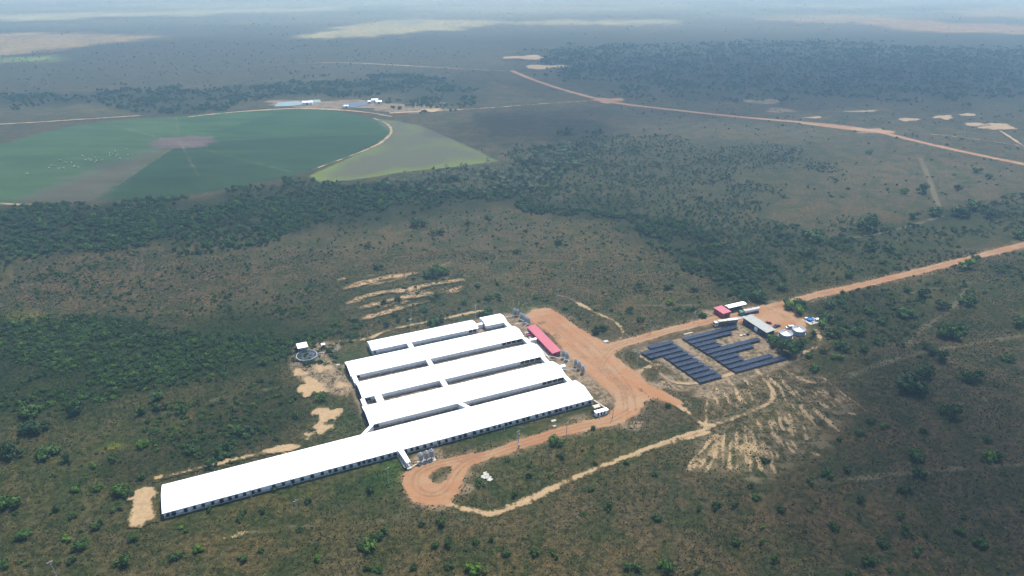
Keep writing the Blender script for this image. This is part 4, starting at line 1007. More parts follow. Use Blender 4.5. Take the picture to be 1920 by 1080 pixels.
cab(t, 0, 'green_paint', 2.4); MB().box(.8, 14.2, -.45, .45, .75, 1.0).build('chassis', 'dark', t)
tk = MB().lathe([(.5, 3.0), (1.1, 3.15), (1.25, 3.4), (1.25, 14.0), (1.1, 14.25), (.5, 14.4)], 20, (0, 0, 2.25), 'x').build('tank', 'white_paint', t, smooth=False)
for x in (5.4, 8.4, 11.4): MB().lathe([(.32, 3.45), (.32, 3.62), (.1, 3.66)], 12, (x, 0, 0)).build('hatch', 'green_paint' if x == 8.4 else 'galv', tk)
MB().box(4, 13.4, -.25, .25, 3.48, 3.53).build('catwalk', 'galv', tk)
wheels(t, (1.1, 3.2, 4.4, 11.0, 12.2, 13.4), 1.05)
def car(name, label, xy, rz, body, kind):
    t = thing(name, label, 'van' if kind == 'van' else 'car', xy, rz)
    if kind == 'van': low, top = [(0, .35), (0, 1.0), (.9, 1.15), (4.6, 1.15), (4.6, .35)], [(.75, 1.15), (1.4, 2.05), (4.5, 2.05), (4.58, 1.15)]
    elif kind == 'pickup': low, top = [(0, .4), (0, .95), (.3, 1.08), (5.0, 1.08), (5.0, .4)], [(1.0, 1.08), (1.6, 1.75), (3.0, 1.75), (3.3, 1.08)]
    else: low, top = [(0, .35), (0, .8), (.3, .95), (4.1, .95), (4.1, .35)], [(.8, .95), (1.5, 1.48), (3.0, 1.48), (3.8, .95)]
    MB().prism(low, -.88, .88, 'y').build('body', body, t); MB().prism(top, -.8, .8, 'y').build('roof', body, t)
    (x0, z0), (x1, z1), (x2, z2), (x3, z3) = top
    for s in (-.83, .79): MB().prism([(x0 + .25, z0 + .04), (x1 + .1, z1 - .12), (x2 - .1, z2 - .12), (x3 - .25, z3 + .04)], s, s + .04, 'y').build('side_window', 'glass', t)
    MB().add([(x0 + .02, -.7, z0 + .08), (x0 + .02, .7, z0 + .08), (x1 - .08, .65, z1 - .06), (x1 - .08, -.65, z1 - .06), (x0 + .12, -.7, z0 + .05), (x0 + .12, .7, z0 + .05), (x1 + .02, .65, z1 - .1), (x1 + .02, -.65, z1 - .1)], [(0, 1, 2, 3), (4, 7, 6, 5), (0, 4, 5, 1), (1, 5, 6, 2), (2, 6, 7, 3), (3, 7, 4, 0)]).build('windscreen', 'glass', t)
    if kind == 'pickup': MB().box(3.4, 4.9, -.7, .7, .8, 1.09).build('cargo_bed', 'black', t)
    for s in (-.75, .45): MB().box(-.02, .03, s, s + .3, .6, .78).build('headlight', 'white_paint', t)
    wheels(t, (.85, low[-1][0] - .9), .82, .34, .22)
car('pickup_truck', 'dark pickup parked on the red lot right of the workshop', G(1450.3, 615.2), R(30), 'car_dark', 'pickup')
car('van', 'white van parked just behind the steel water tanks', G(1473.2, 616.4), R(2), 'white_paint', 'van')
car('car', 'small reddish car parked beside the middle of the workshop', G(1433.6, 605.3), R(-20), 'car_red', 'car')
# -- weighbridge between the trucks
t = thing('weighbridge', 'low concrete weighbridge with posts between the two trucks', 'weighbridge', W(271.5, 287.6))
MB().box(0, 9, -1.2, 1.2, .05, .35).build('deck', 'concrete', t)
for x in (1, 4.5, 8): MB().box(x - .05, x + .05, 1.3, 1.4, 0, 2.8).build('post', 'steel_frame', t)
MB().box(1, 8, 1.3, 1.4, 2.7, 2.8).build('beam', 'steel_frame', t)
slab('long low concrete kerb beside the white tanker truck', 282.0, 287.4, 10.0, 1.0, .3, 'loading_kerb'); slab('pinkish concrete kerb strip behind the solar rows', 236.5, 284.6, 6.0, 1.0, .25, 'concrete_kerb')
# ------------------------------------------------------------------ poles
_pole = {}
def pole(label, x, y, h=9.0, arm=True, lean=0.0, xf=False, rz=ANG + .3):
    t = thing('utility_pole', label, 'pole', G(x, y), rz, 'utility poles')
    if h not in _pole:
        _pole[h] = (MB().tube((0, 0, -.3), (0, 0, h), .17, .10, 8).mesh('shaft', 'pole'), MB().box(-1.0, 1.0, -.06, .06, h - .55, h - .40).mesh('crossarm', 'pole'), MB().lathe([(.06, h - .4), (.09, h - .3), (.05, h - .15)], 8).mesh('insulator', 'white_paint'))
    a, b, c = _pole[h]
    link('shaft', a, t)
    if arm:
        o = link('crossarm', b, t)
        for k in (-.85, 0.3, .85): link('insulator', c, o, (k, 0, 0))
    if xf:
        MB().lathe([(.34, h - 2.6), (.38, h - 2.4), (.38, h - 1.7), (.30, h - 1.5)], 12, (0, -.5, 0)).build('transformer', 'galv', t); MB().box(-.35, .35, -.5, .1, .6, 2.2).build('meter_box', 'pole', t)
    t.rotation_euler = (0, lean, rz)
    return t
for lb, x, y in (('leftmost light pole along the front wall of the longest barn', 472, 936), ('second light pole from the left along the longest barn', 547, 912), ('third light pole from the left along the longest barn', 620, 888), ('light pole just left of the white loading ramp', 689, 871),
                 ('light pole just right of the three grey silos', 821, 838), ('light pole on grass midway along the longest barn', 885, 824), ('light pole left of the transformer pole by the barn wall', 946, 808), ('third light pole from the right along the longest barn', 1003.5, 789), ('second light pole from the right along the longest barn', 1060, 775)):
    pole(lb, x, y, 6.5, False)
pole('transformer pole with white drum beside the red front road', 972, 840, 9.5, True, xf=True); pole('power pole below the red front road near its middle', 1062, 822); pole('power pole where the front road meets the yard', 1148.5, 785)
pole('power pole on green grass below the loading ramp', 729, 907, 8.5); pole('power pole below the left part of the longest barn', 559, 967, 8.0, True); pole('leaning power pole at the bottom left corner', 111, 1090, 10.0, True, -.06)
pole('power pole at the start of the pale track above the yard', 1046, 566); pole('power pole beside the service road above the left solar block', 1218.5, 626, 9.0); pole('power pole above the service road near the grey truck', 1301, 606, 8.0)
pole('power pole on grass left of the solar array', 1194.7, 688, 9.0); pole('power pole on grass below the left solar block corner', 1235.5, 712, 9.0); pole('lamp pole right of the blue basin', 1544.7, 624, 9.0, False); pole('power pole behind the annex shed', 892, 598, 9.5); pole('power pole behind the rearmost barn roof', 771, 622, 8.5)
# ------------------------------------------------------------------ loose things
t = thing('concrete_rubble', 'heap of pale broken concrete slabs on grass right of the loop', 'rubble', G(912, 895), .3)
for k, (x, y, a, sx, sy, z) in enumerate(((0, 0, .3, 1.5, 1.0, 0), (.9, -1.3, 1.0, 1.6, .9, .0), (-.8, 1.2, .2, 1.3, .8, 0), (.4, 1.9, -.5, 1.2, .8, .0), (.2, -.4, .8, 1.2, .9, .28), (-1.4, .3, -.2, .9, .6, 0), (1.3, -2.2, .5, 1.0, .8, 0), (.2, 2.9, .1, .9, .6, 0))):
    MB().box(-sx, sx, -sy * .6, sy * .6, 0, .26).build('slab', 'concrete_light', t, loc=(x, y, z), rot=(.05 * (k % 3 - 1), .06 * (k % 2), a))
for lb, x, y, s in (('larger pale concrete offcut on grass below the longest barn', 1038, 789, 1.2), ('smaller pale concrete offcut on grass below the longest barn', 1039, 799, .9), ('white plastic sheet scrap left of the second barn', 634, 684, 1.0)):
    o = slab(lb, 0, 0, 2.0 * s, 1.1 * s, .15, 'concrete_offcut', cat='debris'); g = G(x, y); o.location = (g[0], g[1], .02)
for k, (lb, u, v, lx, ly, h, m_) in enumerate((('dark crate stack on bare ground by the navy wall', 266.6, 269.4, 1.4, 1.0, 1.0, 'dark'), ('grey crate on bare ground left of the workshop', 264.4, 269.8, 1.2, .9, .8, 'concrete'), ('pale pallet heap on bare ground left of the workshop', 262.4, 270.2, 1.6, 1.1, .5, 'cream'),
                                              ('pale blue box at the fence by the big tree', 276.2, 247.8, 1.4, 1.0, .9, 'curtain'), ('red equipment skid at the top of the long red building', 151.4, 319.0, 1.6, 1.0, 1.0, 'red_wall'), ('grey equipment box beside the top of the red building', 152.0, 321.4, 1.2, 1.0, 1.2, 'galv_dull'))):
    t = thing('crate', lb, 'crate', W(u, v)); MB().box(-lx / 2, lx / 2, -ly / 2, ly / 2, .12, h).build('box', m_, t); MB().box(-lx / 2 - .05, lx / 2 + .05, -ly / 2 - .05, ly / 2 + .05, 0, .12).build('pallet', 'cream', t); MB().box(-lx / 2 - .04, lx / 2 + .04, -ly / 2 - .04, ly / 2 + .04, h, h + .08).build('lid', m_, t)
# far buildings by the lagoons
def far_shed(label, x, y, L, D, h, rz, mat='wall_white'):
    t = thing('far_shed', label, 'shed', G(x, y), rz)
    MB().box(0, L, 0, D, 0, h).build('wall', mat, t); MB().prism([(-.4, h), (D / 2, h + 1.2), (D + .4, h), (D + .4, h + .15), (D / 2, h + 1.4), (-.4, h + .15)], -.4, L + .4).build('roof', 'roof_white', t); MB().box(L * .4, L * .4 + 2, -.06, .02, 0, h * .8).build('door', 'dark', t)
far_shed('far white shed between the pale lagoons behind the round field', 567, 197, 14, 8, 3.5, .1); far_shed('far white shed at the right end of the dark lagoon', 697, 192, 9, 6, 3.2, .2); far_shed('tiny far white hut left of the right lagoon shed', 690, 194, 4, 3, 2.6, .1)
far_shed('low far shed in front of the dark lagoon', 645, 202, 6, 3, 2.2, 0); far_shed('far dark shed beyond the round field buildings', 705, 195, 8, 6, 3, .2, 'curtain')
# ------------------------------------------------------------------ cattle on the round field
def cow_mesh():
    sk = [((-1.0, 0, 1.15), .36), ((-.45, 0, 1.12), .40), ((.1, 0, 1.08), .42), ((.6, 0, 1.18), .40), ((.95, 0, 1.30), .24), ((1.25, 0, 1.42), .17), ((1.55, 0, 1.28), .12), ((.62, 0, 1.55), .18)]
    ed = [(0, 1), (1, 2), (2, 3), (3, 4), (4, 5), (5, 6), (3, 7)]
    for x, r, i in ((-.95, -.2, 0), (-.95, .2, 0), (.6, -.18, 3), (.6, .18, 3)):
        b = len(sk); kx = .12 if i == 0 else -.02
        sk += [((x + kx, r, .68), .15), ((x - (.12 if i == 0 else -.03), r, .42), .085), ((x - .04, r, .03), .07)]; ed += [(i, b), (b, b + 1), (b + 1, b + 2)]
    b = len(sk); sk += [((-1.36, 0, 1.1), .05), ((-1.40, 0, .6), .045)]; ed += [(0, b), (b, b + 1)]
    b = len(sk); sk += [((1.2, .28, 1.48), .06), ((1.2, -.28, 1.48), .06)]; ed += [(5, b), (5, b + 1)]
    me = bpy.data.meshes.new('cow_skeleton'); me.from_pydata([s[0] for s in sk], ed, []); o = bpy.data.objects.new('cow_skeleton', me); col.objects.link(o)
    md = o.modifiers.new('skin', 'SKIN')
    for v, s in zip(me.skin_vertices[0].data, sk): v.radius = (s[1], s[1])
    me.skin_vertices[0].data[2].use_root = True
    bpy.context.view_layer.update()
    ev = o.evaluated_get(bpy.context.evaluated_depsgraph_get()); out = bpy.data.meshes.new_from_object(ev)
    bpy.data.objects.remove(o); bpy.data.meshes.remove(me)
    out.name = 'cow'; out.materials.clear(); out.materials.append(M['cow']); out.shade_smooth(); return out
cm = cow_mesh(); r2 = np.random.default_rng(5); n = 0
while n < 34:
    f = r2.beta(2.0, 1.5); x, y = 35 + 215 * f + r2.normal(0, 9), 337 - 47 * f - abs(r2.normal(0, 1)) * (6 + 4 * math.sin(f * 3)) + 1
    if x < 2: continue
    g = G(x, y); o = link('cow', cm, None, (g[0], g[1], .1), (0, 0, r2.uniform(0, 6.28))); sc = r2.uniform(.75, .95); o.scale = (sc,) * 3
    tag(o, 'white cow in the herd along the brown wedge of the round field', 'cow', 'herd of white cattle on the round field'); n += 1
#==PLANTS==
# ------------------------------------------------------------------ vegetation
def crown_mesh(name, seed, mat, lobes, leaves, leaf, flat=.75, base=.25, spread=.62):
    """unit-radius crown: leafy faces over uneven lobes"""
    r = np.random.default_rng(seed); b = MB()
    cs = []
    for k in range(lobes):
        a = r.uniform(0, 6.28); d = spread * math.sqrt(r.uniform(.0, 1)); rad = r.uniform(.34, .58) * (1 - .25 * d)
        cs.append((np.array([d * math.cos(a), d * math.sin(a), base + rad * .7 + r.uniform(.05, .75) * flat * (1 - d * .6)]), rad))
    for c, rad in cs:       # inner mass, coarse and uneven
        t = (1 + 5 ** .5) / 2
        vs = np.array([(-1, t, 0), (1, t, 0), (-1, -t, 0), (1, -t, 0), (0, -1, t), (0, 1, t), (0, -1, -t), (0, 1, -t), (t, 0, -1), (t, 0, 1), (-t, 0, -1), (-t, 0, 1)]) / math.hypot(1, t)
        vs = vs * (rad * r.uniform(.55, .85, (12, 1))) * [1, 1, .85] + c
        b.add(vs, [(0, 11, 5), (0, 5, 1), (0, 1, 7), (0, 7, 10), (0, 10, 11), (1, 5, 9), (5, 11, 4), (11, 10, 2), (10, 7, 6), (7, 1, 8), (3, 9, 4), (3, 4, 2), (3, 2, 6), (3, 6, 8), (3, 8, 9), (4, 9, 5), (2, 4, 11), (6, 2, 10), (8, 6, 7), (9, 8, 1)])
    w = np.array([x[1] ** 2 for x in cs]); w /= w.sum()
    for k in range(leaves):
        c, rad = cs[r.choice(len(cs), p=w)]
        d = r.normal(0, 1, 3); d[2] = abs(d[2]) * .9 - .25 + .2; d /= np.linalg.norm(d)
        p = c + d * rad * r.uniform(.75, 1.18) * [1, 1, .85]
        nrm = d + r.normal(0, .38, 3); nrm /= np.linalg.norm(nrm)
        t = np.cross(nrm, r.normal(0, 1, 3)); t /= np.linalg.norm(t) + 1e-9; s = np.cross(nrm, t)
        a, e = leaf * r.uniform(.5, 1.25), leaf * r.uniform(.35, .9)
        b.add([p - t * a, p + s * e * .8, p + t * a, p - s * e], [(0, 1, 2, 3)])
    me = bpy.data.meshes.new(name); me.from_pydata(b.v, [], b.f); me.update(); me.materials.append(M[mat]); return me
def stem_mesh(name, seed, h):
    r = np.random.default_rng(seed); b = MB().tube((0, 0, -.05), (.03, .02, h), .075, .05, 6)
    for k in range(4):
        a = k * 1.57 + r.uniform(-.4, .4); b.tube((.02, .01, h * .8), (.38 * math.cos(a), .38 * math.sin(a), h + .38), .045, .02, 5)
    return b.mesh(name, 'bark')
shrub_v = [(crown_mesh(f'shrub_crown_{k}', 20 + k, 'leaf', 5 + (k * 2) % 5, 300, .12, .6, .0, .78), stem_mesh('shrub_stem', k, .3)) for k in range(6)]
tree_v = [(crown_mesh(f'tree_crown_{k}', 50 + k, 'leaf_dark', 8 + (k * 3) % 6, 480, .11, 1.0, .12, .68), stem_mesh('tree_trunk', 9 + k, .6)) for k in range(6)]
tuft_v = [crown_mesh(f'tuft_{k}', 80 + k, 'tuft', 2, 26, .34, .25, -.25, .4) for k in range(4)]
def palm_mesh(seed):
    r = np.random.default_rng(seed); b = MB().tube((0, 0, 0), (.05, 0, 1.7), .07, .05, 6)
    for k in range(14):
        a = k * 2.4; up = r.uniform(.1, .8); d = np.array([math.cos(a), math.sin(a), 0]); s = np.array([-d[1], d[0], 0])
        p0 = np.array([.05, 0, 1.7]); p1 = p0 + d * .5 + [0, 0, up * .5]; p2 = p0 + d * .95 + [0, 0, up * .3 - .15]
        b.add([p0, p1 + s * .12, p2, p1 - s * .12], [(0, 1, 2, 3)])
    me = bpy.data.meshes.new('palm'); me.from_pydata(b.v, [], b.f); me.materials.append(M['palm']); return me
# marked plants: (x, y, width in photo px), read off the photograph in three sheets
marks = []
for ox, oy, s, lst in ((640, 700, 2.842, [(1740, 170, 60), (155, 615, 55), (150, 905, 95), (205, 845, 90), (120, 920, 60), (530, 790, 72), (565, 905, 80), (500, 915, 45), (700, 1040, 90), (745, 1045, 70), (575, 1025, 55), (1425, 710, 60), (1000, 540, 50), (1000, 490, 26), (1145, 360, 80), (1120, 350, 50), (1340, 290, 36), (1170, 435, 60), (920, 640, 60), (715, 895, 46), (1030, 950, 60), (1140, 960, 56), (1680, 765, 60), (1735, 1030, 110), (1700, 1010, 60), (1290, 745, 40), (1670, 535, 40), (1480, 660, 30), (1355, 480, 30), (1340, 390, 26), (140, 1030, 60), (200, 1040, 50), (385, 1030, 46), (1550, 1030, 80), (430, 800, 40), (740, 580, 60), (1520, 470, 46), (1330, 615, 40), (885, 465, 26), (1285, 410, 24), (1110, 550, 30), (800, 885, 40), (880, 960, 60), (660, 940, 26)]),
                       (1280, 620, 2.348, [(1005, 235, 120), (960, 225, 60), (1050, 255, 60), (1180, 355, 85), (1140, 350, 50), (1025, 545, 72), (1035, 625, 55), (978, 695, 60), (1350, 552, 60), (1385, 560, 50), (1340, 480, 45), (1065, 185, 80), (635, 625, 56), (565, 660, 45), (430, 785, 40), (400, 1005, 45), (350, 862, 30), (665, 860, 45), (145, 770, 45), (230, 768, 40), (325, 730, 45), (300, 682, 36), (75, 780, 40), (880, 935, 50), (815, 1015, 50), (1035, 970, 50), (1305, 935, 55), (985, 880, 56), (1240, 820, 40), (1220, 880, 45), (365, 572, 36), (1080, 75, 70), (1170, 10, 80), (1200, 20, 60), (1135, 112, 70), (1430, 120, 50), (700, 65, 75), (680, 115, 50), (800, 80, 42), (860, 45, 50), (620, 92, 36), (555, 108, 36), (580, 165, 50), (960, 815, 40), (230, 925, 45), (345, 930, 30), (60, 1060, 40), (730, 1072, 40), (910, 1050, 30), (1270, 195, 90), (720, 610, 40), (780, 740, 45), (690, 480, 30), (780, 445, 40), (830, 400, 36), (890, 420, 40), (1060, 440, 36)]),
                       (0, 620, 2.348, [(1160, 140, 42), (1220, 470, 42), (1085, 435, 70), (1050, 440, 60), (980, 520, 70), (990, 545, 60), (930, 580, 60), (625, 645, 46), (530, 700, 70), (565, 715, 50), (430, 850, 55), (435, 690, 40), (245, 785, 46), (330, 700, 46), (590, 910, 46), (360, 940, 55), (300, 910, 46), (875, 960, 46), (545, 1015, 70), (780, 990, 66), (105, 895, 60), (20, 1025, 52), (1075, 800, 42), (1055, 830, 32), (1155, 790, 42), (925, 785, 36), (1320, 870, 36), (1355, 750, 36), (1195, 690, 46), (795, 865, 26), (820, 880, 26), (1305, 370, 46), (1415, 290, 58), (320, 815, 36), (515, 785, 40), (70, 800, 26), (1070, 1000, 50), (1395, 1000, 46), (1150, 965, 32), (315, 1012, 36), (1320, 800, 26), (215, 530, 80), (60, 535, 80), (30, 545, 60), (160, 425, 90), (120, 430, 70), (710, 330, 60), (690, 290, 60), (620, 355, 60), (345, 345, 80), (130, 355, 80), (850, 520, 60), (50, 750, 90), (20, 760, 70), (300, 565, 50), (415, 590, 46), (800, 345, 60), (630, 500, 50), (500, 560, 46)]),
                       (640, 270, 3.0, [(520, 720, 110), (560, 705, 80), (480, 730, 70), (585, 720, 60), (820, 950, 85), (790, 955, 50), (520, 1000, 90), (560, 995, 60), (355, 805, 40), (540, 845, 44), (320, 870, 44), (430, 835, 36), (690, 885, 46), (240, 890, 50), (1440, 1050, 80), (1470, 1030, 70), (430, 440, 90), (540, 495, 80), (830, 410, 60), (710, 450, 40), (1040, 490, 36), (985, 605, 46), (150, 570, 50), (210, 690, 60), (830, 860, 50), (890, 870, 44), (880, 780, 46), (1045, 785, 36), (1095, 860, 36), (1150, 880, 30), (1255, 920, 44), (1620, 935, 60), (1385, 1000, 36), (1430, 930, 36), (1680, 985, 50), (1890, 920, 46), (1850, 890, 50), (1720, 830, 30), (1670, 790, 36), (1220, 550, 60), (1100, 560, 30), (1840, 800, 60), (765, 795, 40), (255, 1010, 60), (320, 990, 50), (470, 925, 60), (300, 960, 40)]),
                       (1280, 270, 3.0, [(620, 920, 110), (660, 900, 90), (590, 900, 70), (830, 910, 70), (885, 890, 60), (800, 975, 80), (790, 1010, 70), (425, 850, 110), (850, 1060, 80), (1000, 1010, 90), (990, 1050, 80), (1050, 940, 60), (1120, 995, 56), (1260, 950, 90), (1460, 905, 80), (1340, 840, 90), (1600, 880, 90), (1900, 1000, 90), (1480, 1060, 90), (1570, 1045, 70), (1050, 580, 80), (1160, 590, 80), (1040, 450, 130), (740, 520, 100), (1300, 405, 70), (1420, 385, 80), (1350, 260, 80), (1250, 265, 60), (1560, 380, 110), (1650, 350, 90), (45, 925, 60), (110, 965, 46), (1600, 680, 90), (1650, 640, 60), (1900, 510, 80), (1730, 400, 60), (690, 620, 70), (560, 800, 70), (330, 870, 70), (60, 815, 60), (1050, 45, 40), (1720, 185, 40), (1655, 150, 44), (930, 735, 60), (500, 770, 50), (1260, 820, 60)])):
    for x, y, w in lst: marks.append((x / s + ox, y / s + oy, w / s))
plants = []   # x, y, radius, kind, seed
for x, y, w in marks:
    g = G(x, y + .22 * w); d = math.sqrt(g[0] ** 2 + g[1] ** 2 + ALT ** 2)
    plants.append((g[0], g[1], .5 * w * d / FPX * .92, 1, 1))
big = [  # trees of the cluster by the tanks and other single trees: x, y(base), radius m
    (1480, 665, 5.4), (1464, 658, 4.0), (1448, 642, 3.5), (1494, 658, 3.8), (1455, 651, 3.2), (1524, 630, 2.0), (1515, 671, 1.6)]
for x, y, rr in big: g = G(x, y); plants.append((g[0], g[1], rr, 2, 1))
marked_n = len(plants)
clear = [(W(-42, 240), W(155, 240), W(155, 352), W(60, 352), W(60, 268), W(-42, 268)), tuple(W(*q) for q in [(47, 240), (172, 240), (172, 352), (47, 352)]), tuple(W(*q) for q in [(196, 231), (282, 231), (276, 300), (252, 295), (196, 285)]), tuple(W(*q) for q in [(262, 254), (320, 254), (320, 275), (292, 303), (262, 303)])]
clear = [np.array(c) for c in clear]
def allowed(p, rad):
    f = fields_at(p)
    ok = (f['s_red'] < -rad - .3) & (f['s_sand'] < -.6) & (f['s_crop'] < -2)
    for c in clear: ok &= ~in_poly(p, c)
    return ok
r3 = np.random.default_rng(11)
for poly, dens, ra, rb, kind, fc, fw in reg_world:
    lo, hi = poly.min(0), poly.max(0); area = (hi[0] - lo[0]) * (hi[1] - lo[1]) / 1e4
    N = int(area * dens * 1.35)
    p = lo + r3.random((N, 2)) * (hi - lo)
    soft = 8 + .015 * poly[:, 1].mean()
    q = p + np.c_[fbm(p[:, 0] / 45, p[:, 1] / 45) - .5, fbm(p[:, 0] / 45 + 50, p[:, 1] / 45) - .5] * soft * 9
    m = in_poly(q, poly); p = p[m]; edge_ = np.clip(poly_sd(q[m], poly, 60.0) / (soft * 1.0), .10 if dens < 1200 else .6, 1)
    cl = fbm(p[:, 0] / 26 + 3, p[:, 1] / 26 + 8, 4)
    keep = r3.random(len(p)) < np.clip((cl - .30) * 3.2, .15 if dens < 600 else .5, 1) * edge_
    p = p[keep]; cl = cl[keep]
    rad = ra + (rb - ra) * r3.beta(1.0, 2.8, len(p)) * (.7 + .6 * cl)
    ok = allowed(p, rad); p, rad = p[ok], rad[ok]
    plants += [(x, y, s, 2 if kind == 'tree' else 1, 0) for (x, y), s in zip(p, rad)]
A = np.array(plants)
PX, PY, DI = proj(A[:, :2], 1.0)
size = A[:, 2] / DI
inframe = (PX > 0) & (PX < 1920) & (PY > 0) & (PY < 1080)
marked = np.arange(len(A)) < marked_n
single = np.zeros(len(A), bool)
for k in (1, 2):
    m = (A[:, 3] == k) & inframe
    idx = np.where(m)[0]; idx = idx[np.argsort(-(size[idx] + marked[idx] * 10))][:300]
    single[idx] = True
# labels for single plants: order of nearness to a landmark in the same part of the picture
land_marks = [('the oblong sand patch', G(270, 950)), ("the longest barn's left end", W(-38, 250)), ('the white loading ramp', W(56, 238)), ('the three grey silos', W(65, 238)), ('the turning loop', G(815, 930)), ('the concrete rubble heap', G(912, 893)), ('the gate hut', W(150, 236)),
              ('the transformer pole by the front road', G(972, 840)), ('the round slurry tank', W(32, 346)), ('the rearmost barn', W(95, 348)), ('the annex shed', W(138, 348)), ('the bare sand strips', G(750, 550)), ('the red yard top corner', G(1020, 580)), ('the cistern lid', G(1136, 641)),
              ('the steel water tanks', W(290, 256)), ('the blue basin', W(312, 268)), ('the square red building', W(269, 296)), ('the left solar block', W(205, 255)), ('the streaked sandy field', G(1480, 800)), ("the streaked field's far tip", G(1640, 790)), ('the lone big tree at right', G(1705, 735)), ('the right edge below the red road', G(1880, 560)),
              ('the straight red road', G(1700, 516)), ('the lower right corner', G(1850, 1020)), ('the bottom edge right of centre', G(1300, 1050)), ('the bottom edge at centre', G(960, 1050)), ('the bottom edge left of centre', G(620, 1040)), ('the lower left corner', G(60, 1030)), ('the left edge below the dark scrub', G(40, 860)), ('the yellow green clearing', G(30, 600)), ('the bright green clearing', G(150, 718)),
              ('the small oval sand patches', G(610, 785)), ('the fallow triangle', G(800, 322)), ('the round field lower rim', G(350, 372)), ('the pale upright track at right', G(1755, 380)), ('the far red road', G(1500, 232)), ('the far white sand pit', G(1870, 240)), ('the right middle edge', G(1900, 390)), ('the middle of the wood belt', G(720, 390)), ('the left end of the wood belt', G(80, 430)), ('the right wood belt', G(1250, 440)), ('the open plain above the barns', G(900, 460)), ('the open plain at left', G(250, 540)), ('the pale sandy track', G(1100, 900)), ('the plain right of the yard', G(1250, 580))]
LMxy = np.array([m[1] for m in land_marks])
counts = {}
num = ['closest', 'second closest', 'third closest', 'fourth closest', 'fifth closest', 'sixth closest', 'seventh closest', 'eighth closest', 'ninth closest', 'tenth closest', 'eleventh closest', 'twelfth closest', 'thirteenth closest', 'fourteenth closest', 'fifteenth closest', 'sixteenth closest', 'seventeenth closest', 'eighteenth closest', 'nineteenth closest', 'twentieth closest']
special = {marked_n - len(big) + i: lb for i, lb in enumerate(('broad dark green tree beside the left steel tank', 'tree left of the broad tree by the steel tanks', 'tree against the lower end of the workshop', 'tree right of the broad tree by the steel tanks', 'small tree between workshop and broad tree by the tanks', 'low tree right of the right steel tank', 'small round tree beside the track below the tanks'))}
special.update({0: 'round bright green tree at the lower end of the red yard', 44: 'biggest lone tree on the dark plain at right', 29 + 44: 'green shrub on the dark plain at right'})
special.pop(73)
ids = np.where(single)[0]
dmat = np.hypot(A[ids, 0][:, None] - LMxy[:, 0][None], A[ids, 1][:, None] - LMxy[:, 1][None]) / DI[ids][:, None]
for i in [ids[j] for j in np.argsort(dmat.min(1))]:
    x, y, rad, kind = A[i, :4]; kind = int(kind); sd = int(i)
    nm, cat = ('shrub', 'shrub') if kind == 1 else ('tree', 'tree')
    j = int(np.argmin(np.hypot(LMxy[:, 0] - x, LMxy[:, 1] - y))); c = counts.get((j, kind), 0); counts[(j, kind)] = c + 1
    grp = 'larger shrubs on the savanna' if kind == 1 else 'larger trees of the woods'
    if sd in special: lb = special[sd]
    elif c < len(num): lb = f'{num[c]} of the larger green {nm}s to {land_marks[j][0]}'
    else: lb = f'larger green {nm} farther out around {land_marks[j][0]}'
    crown, stem = (shrub_v if kind == 1 else tree_v)[(sd * 7) % 6]
    rr = np.random.default_rng(sd)
    t = thing(nm, lb, cat, (x, y), rr.uniform(0, 6.28), grp)
    hz_ = rr.uniform(.95, 1.35) * (1.0 if kind == 1 else 1.05)
    t.scale = (rad * rr.uniform(.95, 1.25), rad * rr.uniform(.85, 1.15), rad * hz_)
    link('crown', crown, t); link('trunk', stem, t)
